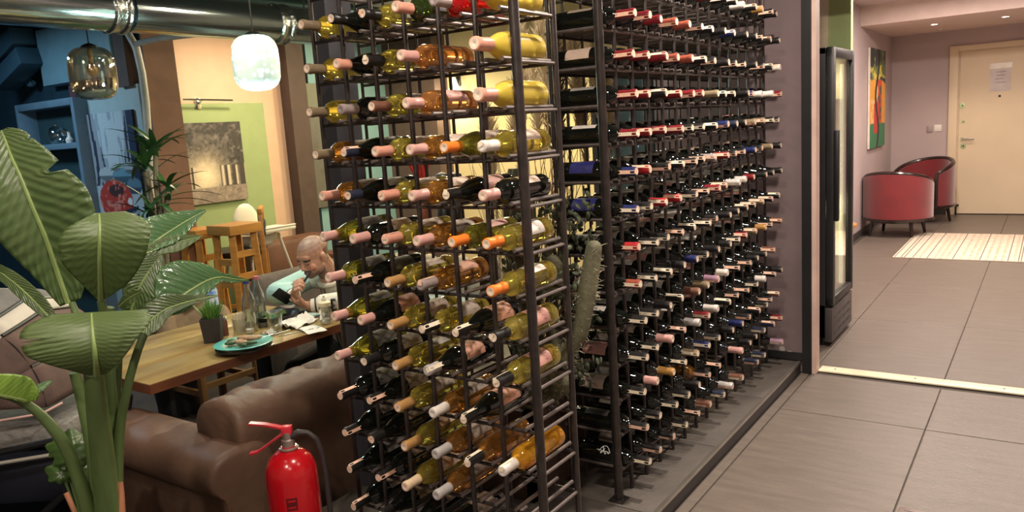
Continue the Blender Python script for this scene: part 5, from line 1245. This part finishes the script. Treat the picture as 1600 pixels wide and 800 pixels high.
# planter between the racks with cacti, succulents, dried grasses
pt_x0, pt_x1, pt_y0, pt_y1 = -2.05, -1.54, 2.25, 3.3
tg = tag(MB().box(pt_x0, pt_x1, pt_y0, pt_y0+.03, .0655, .42).box(pt_x0, pt_x1, pt_y1-.03, pt_y1, .0655, .42).box(pt_x0, pt_x0+.03, pt_y0, pt_y1, .0655, .42).box(pt_x1-.03, pt_x1, pt_y0, pt_y1, .0655, .42).build('planter_box', mat('planter_brown', (.07, .04, .03), .6)), 'long dark planter box standing in the corner behind the two racks', 'planter')
B(pt_x0+.031, pt_x1-.031, pt_y0+.031, pt_y1-.031, .36, .39).build('soil', bpy.data.materials['soil'], tg)
cacm = mat('cactus_green', (.11, .105, .06), .6, 0, .25, 12, .3, 60); spm = mat('cactus_spine', (.45, .40, .28), .5)
def pad(P, up, wd, L, th_, face):
    up = Vector(up).normalized(); face = Vector(face); face = (face-up*face.dot(up)).normalized(); s = up.cross(face)
    return ('e', Vector(P), (wd, th_, L), Matrix(((s.x, face.x, up.x, 0), (s.y, face.y, up.y, 0), (s.z, face.z, up.z, 0), (0, 0, 0, 1))))
cp = at_d(922, 450, 2.62)
ct = thing('opuntia_cactus', 'spiny upright cactus with a long flat grey-green pad seen between the racks', 'cactus', (-1.66, 2.36, .39))
# long pad: base (905,525) to tip (930,385)
p0, p1 = at_d(908, 520, 2.58), at_d(928, 388, 2.58)
tb = at_d(880, 560, 2.62)
cb = blobmesh('cactus_pads', [('c', p0, (p0+p1)/2, .026, .033), ('c', (p0+p1)/2, p1, .033, .029), ('c', p0, tb, .026, .030), ('c', tb, Vector((-1.66, 2.36, .36)), .036, .04), ('c', at_d(862, 520, 2.75), at_d(876, 600, 2.72), .022, .03), ('c', at_d(878, 600, 2.7), Vector((-1.66, 2.40, .36)), .04, .04), pad(at_d(862, 430, 2.72), (0, 0, 1), .05, .08, .02, CAM-cp)], cacm, .008); keep(cb, ct)
sp_ = MB(); r4 = random.Random(5); vs = [v.co.copy() for v in cb.data.vertices]; ns = [v.normal.copy() for v in cb.data.vertices]
for k_ in range(520):
    i = r4.randrange(len(vs)); n_ = (ns[i]+Vector((r4.uniform(-.5, .5), r4.uniform(-.5, .5), r4.uniform(-.5, .5)))).normalized(); sp_.tube([vs[i], vs[i]+n_*r4.uniform(.012, .024)], [.0007, .0003], 3, cap=False)
so = sp_.build('spines', spm); so['kind'] = 'stuff'; keep(so, ct)
# column cactus
cc_ = Vector((-1.78, 2.62, .39)); t = thing('column_cactus', 'ribbed column cactus standing in the planter between the racks', 'cactus', cc_)
bm = bmesh.new(); rings = []
for i in range(18):
    z = .9*i/17; r = .06*math.sqrt(max(.01, 1-max(0, (i-14)/3.4)**2)); rings.append([bm.verts.new((r*(1+.16*math.cos(9*2*math.pi*k_/54))*math.cos(2*math.pi*k_/54), r*(1+.16*math.cos(9*2*math.pi*k_/54))*math.sin(2*math.pi*k_/54), z)) for k_ in range(54)])
for i in range(17):
    for k_ in range(54): bm.faces.new((rings[i][k_], rings[i][(k_+1) % 54], rings[i+1][(k_+1) % 54], rings[i+1][k_]))
bm.faces.new(rings[-1]); mb = MB(); mb.bm.free(); mb.bm = bm; mb.build('cactus_body', cacm, t)
# succulent bush: jade-like leaves on twigs
t = thing('succulent_bush', 'dense grey-green succulent bush filling the gap between the two racks', 'plant', (-1.72, 2.42, .39))
bb = MB(); tw = MB(); jm_ = mat('succulent_green', (.10, .115, .07), .55, 0, .3, 20, col2=(.055, .07, .04))
for k_ in range(230):
    c = at_d(r4.uniform(790, 925), r4.uniform(300, 600), r4.uniform(2.68, 2.95))
    if c.x > -1.30: continue
    M_ = Euler((r4.uniform(0, 3), r4.uniform(0, 3), r4.uniform(0, 3))).to_matrix().to_4x4()
    if k_ % 3 == 0: tw.tube([c, c+(Vector((-1.72, 2.45, .5))-c)*.4], [.002, .004], 4)
    for j in range(4):
        off = Vector((r4.uniform(-.03, .03), r4.uniform(-.03, .03), r4.uniform(-.03, .03)))
        bb.ball(c+off, (.014, .009, .003), Euler((r4.uniform(0, 3), r4.uniform(0, 3), r4.uniform(0, 3))).to_matrix().to_4x4(), seg=6)
o = bb.build('small_leaves', jm_); o['kind'] = 'stuff'; keep(o, t); o = tw.build('twigs', mat('twig_brown', (.12, .07, .04), .7)); o['kind'] = 'stuff'; keep(o, t)
# dried grasses
dg_m = mat('dried_plume', (.60, .49, .31), .8, 0, .2, 30); dk_m = mat('dried_dark', (.16, .11, .07), .8, 0, .2, 30)
def plume(name, lab, x, y, d, ybase, m, w=.05, H=.34, n=420, lean=0, grp='dried pampas plumes'):
    top = at_d(x, y, d); bs_ = Vector((top.x-lean, top.y, .39)); t = thing(name, lab, 'dried plant', bs_, 0, grp)
    pts = [Vector((0, 0, 0)), (top-bs_)*.5+Vector((.02, 0, 0)), top-bs_]
    MB().tube(pts, [.003, .0025, .0015], 5).build('stalk', m, t); pb = MB()
    for k_ in range(n):
        f_ = r4.random(); q = top-bs_-(pts[2]-pts[1]).normalized()*H*f_; a = r4.uniform(0, 6.28); rr = w*math.sin(math.pi*(.12+.8*f_))*r4.uniform(.6, 1.2)
        e_ = q+Vector((math.cos(a)*rr, math.sin(a)*rr, rr*r4.uniform(.8, 2.4))); pb.tube([q, (q+e_)/2+Vector((0, 0, .004)), e_], [.0016, .0016, .0006], 3, cap=False)
    o = pb.build('plume_hairs', m, t); o['kind'] = 'stuff'
for i, (x, y, d, m_) in enumerate(((808, 35, 2.95, 0), (843, 30, 3.1, 0), (868, 62, 3.0, 1), (893, 55, 3.15, 0), (905, 120, 3.2, 0), (925, 45, 3.3, 0), (858, 130, 3.2, 1), (800, 130, 3.2, 0), (760, 165, 3.4, 0), (832, 100, 3.4, 0), (945, 110, 3.5, 0))):
    plume('pampas_plume', f"{'dark' if m_ else 'pale'} dried pampas plume, {ORD[i] if i else 'leftmost front one'} of the bunch behind the racks", x, y, d, 0, dk_m if m_ else dg_m, .045, .38, 520)
# curly twigs
for nm, x0_, x1_, yy0, yy1, d_, m_, lab, n_ in (('curly_twigs', 728, 800, 285, 350, 3.1, mat('bleached_twig', (.70, .58, .38), .7), 'bundle of curly bleached twigs standing behind the front rack', 34), ('curly_twigs', 845, 915, 190, 420, 3.0, mat('reddish_twig', (.36, .18, .09), .7), 'thin reddish curly twigs rising between the racks', 22)):
    t = thing(nm, lab, 'dried plant', (-1.8, 2.75, .39)); mb = MB()
    for k_ in range(n_):
        x = r4.uniform(x0_, x1_); top = at_d(x, r4.uniform(yy0-60, yy0+30), d_); bt = Vector((-1.8+r4.uniform(-.05, .05), 2.75+r4.uniform(-.1, .1), .40)); P = []
        for i in range(16):
            f_ = i/15; q = bt+(top-bt)*f_; w_ = .03*math.sin(math.pi*f_)+.012; P.append(q+Vector((w_*math.sin(f_*11+k_), w_*math.cos(f_*9+k_*2), 0)))
        mb.tube(P, [.0032-.0002*i*.8 for i in range(16)], 5, cap=False)
    o = mb.build('twigs', m_); o['kind'] = 'stuff'; keep(o, t)
# dark vase with red dried flowers on a shelf behind
vp_ = at_d(694, 330, 3.9); SH = vp_.z-.09
t = thing('console_table', 'dark console table behind the front rack carrying the vase', 'table', (vp_.x, vp_.y, FL))
kp(MB().box(vp_.x-.5, vp_.x+.35, vp_.y-.14, vp_.y+.2, SH-.03, SH, bev=.004).build('table_top', darkwood))
for sx in (-.46, .31):
    for sy in (-.11, .17): kp(MB().box(vp_.x+sx-.02, vp_.x+sx+.02, vp_.y+sy-.02, vp_.y+sy+.02, FL, SH-.031).build('leg', darkwood))
redfl = mat('dried_red', (.42, .03, .02), .7, 0, .3, 30)
for k_, (dx_, lab, col) in enumerate(((-.13, 'dark vase holding red dried stems behind the front rack', 1), (.0, 'black round-headed bottle left of its twin on the console', 0), (.085, 'black round-headed bottle right of its twin on the console', 0))):
    t = thing('vase' if col else 'black_bottle', lab, 'vase' if col else 'bottle', (vp_.x+dx_, vp_.y, SH+.0005))
    MB().lathe([(0, 0), (.03, 0), (.036, .01), (.034, .10), (.02, .14), (.017, .18), (.022, .20), (0, .20)] if col else [(0, 0), (.03, 0), (.034, .01), (.033, .10), (.016, .13), (.014, .19), (.02, .2), (.035, .225), (.038, .25), (.03, .275), (0, .285)], 20).build('body', mat('brick_vase', (.30, .09, .05), .5) if col else M['black'], t)
    if col:
        mb = MB()
        for i in range(46):
            a = r4.uniform(0, 6.28); q = Vector((.008*math.cos(a), .008*math.sin(a), .18)); e_ = Vector((r4.uniform(-.09, .05), r4.uniform(-.05, .05), r4.uniform(.34, .46))); mb.tube([q, (q+e_)/2, e_], [.002, .0025, .0035], 5)
        mb.build('red_stems', redfl, t)['kind'] = 'stuff'
# wall sconce
p = at_y(706, 140, 7.45)
t = thing('wall_lamp', 'glowing cone-shaped wall lamp on the cream wall behind the rack', 'wall lamp', (p.x, 7.5, p.z))
MB().lathe([(.02, .14), (.10, -.10), (.095, -.10), (.015, .14)], 24).build('shade', mat('lamp_shade_glow', (1, .95, .8), .5, emit=(1, .93, .72), es=3.0), t)
MB().tube([(0, .1, .1), (0, .02, .14)], .01, 8).box(-.03, .03, .085, .1, .04, .16, bev=.003).build('bracket', M['steel'], t)
lamp('POINT', (p.x, 7.35, p.z-.16), 12, (1, .85, .55), .06)
# picture on the blue wall, windows on the back wall
def paint_fish(u, v):
    c = mix((.07, .065, .055), (.13, .13, .11), fbm(u*6, v*10, 3))
    if ((u-.62)/.30)**2+((v-.62)/.30)**2 < 1: c = mix((.05, .13, .19), (.12, .20, .22), fbm(u*10, v*10, 6))
    if v > .8: c = mix(c, (.18, .20, .13), .5)
    return c
a = at_x(473, 130, -6.86); b = at_x(538, 130, -6.86); c_ = at_x(500, 325, -6.86)
w_ = b.y-a.y; mt = Matrix.Translation((-6.865, (a.y+b.y)/2, (a.z+c_.z)/2)) @ Matrix.Rotation(R_(90), 4, 'Z')
canvas('dark_painting', 'dark grey-blue painting on the pale blue wall left of the rack', w_, a.z-c_.z, paint_fish, mt, (40, 60))
a = at_y(575, 140, 7.3)
tag(B(a.x-.22, a.x+.22, 7.28, 7.34, .55, 2.05, bev=.004).build('wall_board', mat('grey_board', (.12, .115, .10), .6)), 'grey-brown board standing before the back wall behind the post', 'board')
pane = mat('window_pane_dusk', (.10, .15, .17), .12, 0, .25, 3, spec=.8, coat=.4)
wf = mat('window_frame_grey', (.05, .05, .05), .5)
a = at_y(935, 200, 6.3)
wx0, wx1, wz0, wz1, wy = a.x, -1.95, .55, 2.0, 6.3
fr = struct('window_1', MB().box(wx0-.05, wx1, wy-.04, wy+.04, wz0-.05, wz0).box(wx0-.05, wx1, wy-.04, wy+.04, wz1, wz1+.05).box(wx0-.05, wx0, wy-.04, wy+.04, wz0, wz1), wf)
nx_ = 8
for i in range(nx_):
    for j in range(4):
        xa = wx0+(wx1-wx0)*i/nx_; xb = wx0+(wx1-wx0)*(i+1)/nx_; za = wz0+(wz1-wz0)*j/4; zb = wz0+(wz1-wz0)*(j+1)/4
        B(xa+.012, xb-.012, wy-.01, wy+.01, za+.012, zb-.012, bev=.004).build('pane', pane, fr)
for i in range(1, nx_): B(wx0+(wx1-wx0)*i/nx_-.011, wx0+(wx1-wx0)*i/nx_+.011, wy-.03, wy+.03, wz0, wz1).build('muntin', wf, fr)
struct('wall_window', MB().box(wx0-.05, -1.9, 6.26, 6.36, FL, .5).box(wx0-.05, -1.9, 6.345, 6.36, .5, 2.05).box(-1.95, -1.9, 4.46, 6.3, FL, 2.75), mat('grey_plaster', (.16, .15, .15), .8))
# cream bench with scalloped back
crm = mat('cream_upholstery', (.46, .40, .30), .75, 0, .08, 12, .3, 150)
bp_ = at_y(600, 400, 4.75); bq_ = at_y(775, 402, 4.75)
t = thing('scalloped_bench', 'cream upholstered bench with scalloped back behind the front rack', 'bench', ((bp_.x+bq_.x)/2, 4.8, FL))
n_ = 7; W_ = (bq_.x-bp_.x)/n_
for i in range(n_):
    x = bp_.x+W_*(i+.5)
    kp(MB().ball((x, 4.85, bp_.z-.10), (W_*.53, .075, .12)).box(x-W_*.49, x+W_*.49, 4.80, 4.90, FL+.3, bp_.z-.10, bev=.03).build('back_channel', crm))
kp(MB().box(bp_.x, bq_.x, 4.30, 4.79, FL+.08, FL+.44, bev=.04).build('seat', mat('bench_seat_blue', (.20, .27, .29), .7)))

# stroller at the left edge
sc0 = at_d(45, 560, 3.05); SZ = FL
blk = M['blackplastic']; canm = mat('canopy_brown', (.13, .085, .07), .85, 0, .15, 14, .2, 200); cang = mat('canopy_grey', (.16, .155, .15), .85, 0, .15, 14, .3, 120); whf = mat('canopy_white', (.55, .52, .45), .8)
t = thing('baby_stroller', 'black framed baby stroller with grey and brown folding hood at the left edge', 'stroller', (sc0.x, sc0.y, SZ))
rdir = Vector((_r.x, _r.y, 0)).normalized(); fdir = Vector((_f.x, _f.y, 0)).normalized(); cz = at_d(0, 600, 3.05).z
S0 = at_d(10, 600, 3.05); S0 = Vector((S0.x, S0.y, 0))
def sp3(a, b, z): return S0+rdir*a+fdir*b+Vector((0, 0, z))
z0 = at_d(60, 615, 3.05).z
def hoodpt(u, v):  # u along hood -1..1, v 0..pi over the hood
    return sp3(.34*math.cos(v)*(1-.05*u*u)-.03, .24*u, z0+.02+(.40-.05*abs(u))*math.sin(v))
for i, (v0, v1, m_) in enumerate(((0, 25, canm), (25, 50, canm), (50, 62, whf), (62, 90, cang), (90, 102, whf), (102, 140, cang), (140, 178, canm))):
    bm = bmesh.new(); G = []
    for a in range(9):
        vv = R_(v0+(v1-v0)*a/8); bulge = .012*math.sin(math.pi*a/8); G.append([bm.verts.new(hoodpt(-1+2*b_/10, vv)+Vector((0, 0, bulge))) for b_ in range(11)])
    for a in range(8):
        for b_ in range(10): bm.faces.new((G[a][b_], G[a][b_+1], G[a+1][b_+1], G[a+1][b_]))
    mb = MB(); mb.bm.free(); mb.bm = bm; o = mb.build('hood_panel', m_); md = o.modifiers.new('s', 'SOLIDIFY'); md.thickness = .006; kp(o)
    kp(MB().tube([hoodpt(-1+2*b_/10, R_(v1))+Vector((0, 0, .004)) for b_ in range(11)], .007, 6).build('hood_rib', M['black']))
    if i < 6:
        for u in (-1,):
            bm = bmesh.new(); c0 = bm.verts.new(sp3(-.03, -.235, z0+.02)); P = [bm.verts.new(hoodpt(-1, R_(v0+(v1-v0)*a/5))) for a in range(6)]
            for a in range(5): bm.faces.new((c0, P[a], P[a+1]))
            mb = MB(); mb.bm.free(); mb.bm = bm; o = mb.build('hood_side', m_); md = o.modifiers.new('s', 'SOLIDIFY'); md.thickness = .004; kp(o)
kp(MB().tube([sp3(-.40, -.25, z0-.01), sp3(0, -.27, z0-.025), sp3(.28, -.25, z0+.0), sp3(.33, -.2, z0+.02)], .005, 6).build('hood_piping', mat('pink_piping', (.65, .42, .36), .5)))
quilt = mat('quilted_grey', (.24, .23, .21), .85, 0, .15, 30, .8, 35)
kp(MB().box(-.42, .33, -.19, .20, 0, .10, bev=.03, mtx=Matrix(((rdir.x, fdir.x, 0, S0.x), (rdir.y, fdir.y, 0, S0.y), (0, 0, 1, z0-.16), (0, 0, 0, 1)))).build('mattress', quilt))
kp(MB().box(-.45, .36, -.21, .22, 0, .20, bev=.04, mtx=Matrix(((rdir.x, fdir.x, 0, S0.x), (rdir.y, fdir.y, 0, S0.y), (0, 0, 1, z0-.37), (0, 0, 0, 1)))).build('carrycot', mat('cot_navy', (.008, .010, .018), .6)))
kp(MB().tube([sp3(-.45, -.24, z0-.165), sp3(.0, -.26, z0-.15), sp3(.36, -.24, z0-.10)], .013, 8).build('side_tube', M['black']))
kp(MB().tube([sp3(-.45, -.245, z0-.205), sp3(-.1, -.262, z0-.195), sp3(.28, -.245, z0-.16)], .007, 8).build('chrome_trim', M['pale']))
kp(MB().tube([sp3(.36, -.22, z0-.10), sp3(.30, -.22, z0-.32), sp3(-.12, -.22, FL+.14)], .014, 8).build('frame_tube', M['black']))
kp(MB().tube([sp3(.36, .22, z0-.10), sp3(.30, .22, z0-.32), sp3(-.12, .22, FL+.14)], .014, 8).build('frame_tube', M['black']))
kp(MB().tube([sp3(-.4, -.22, z0-.2), sp3(.05, -.22, z0-.42), sp3(.34, -.22, FL+.14)], .014, 8).build('frame_tube', M['black']))
kp(MB().box(-.25, .25, -.17, .18, 0, .16, bev=.03, mtx=Matrix(((rdir.x, fdir.x, 0, S0.x), (rdir.y, fdir.y, 0, S0.y), (0, 0, 1, FL+.16), (0, 0, 0, 1)))).build('basket', mat('basket_mesh', (.012, .014, .02), .8)))
kp(MB().box(-.02, .12, -.235, -.2, 0, .03, bev=.008, mtx=Matrix(((rdir.x, fdir.x, 0, S0.x), (rdir.y, fdir.y, 0, S0.y), (0, 0, 1, FL+.36), (0, 0, 0, 1)))).build('blue_tag', mat('blue_plastic', (.02, .12, .45), .4)))
for a in (-.16, .36):
    for b_ in (-.23, .23):
        c = sp3(a, b_, FL+.12); W_m = Matrix(((rdir.x, -fdir.x, 0, c.x), (rdir.y, -fdir.y, 0, c.y), (0, 0, 1, c.z), (0, 0, 0, 1))) 
        wh = MB().lathe([(.085, -.018), (.112, -.02), (.12, -.01), (.12, .01), (.112, .02), (.085, .018), (.085, -.018)], 28, 'y', mtx=W_m).build('wheel', mat('tyre', (.02, .02, .02), .7)); kp(wh)
        MB().lathe([(0, -.02), (.03, -.02), (.03, .02), (0, .02)], 14, 'y', mtx=W_m).box(-.085, .085, -.008, .008, -.01, .01, mtx=W_m).box(-.01, .01, -.008, .008, -.085, .085, mtx=W_m).build('hub', M['pale'], wh)
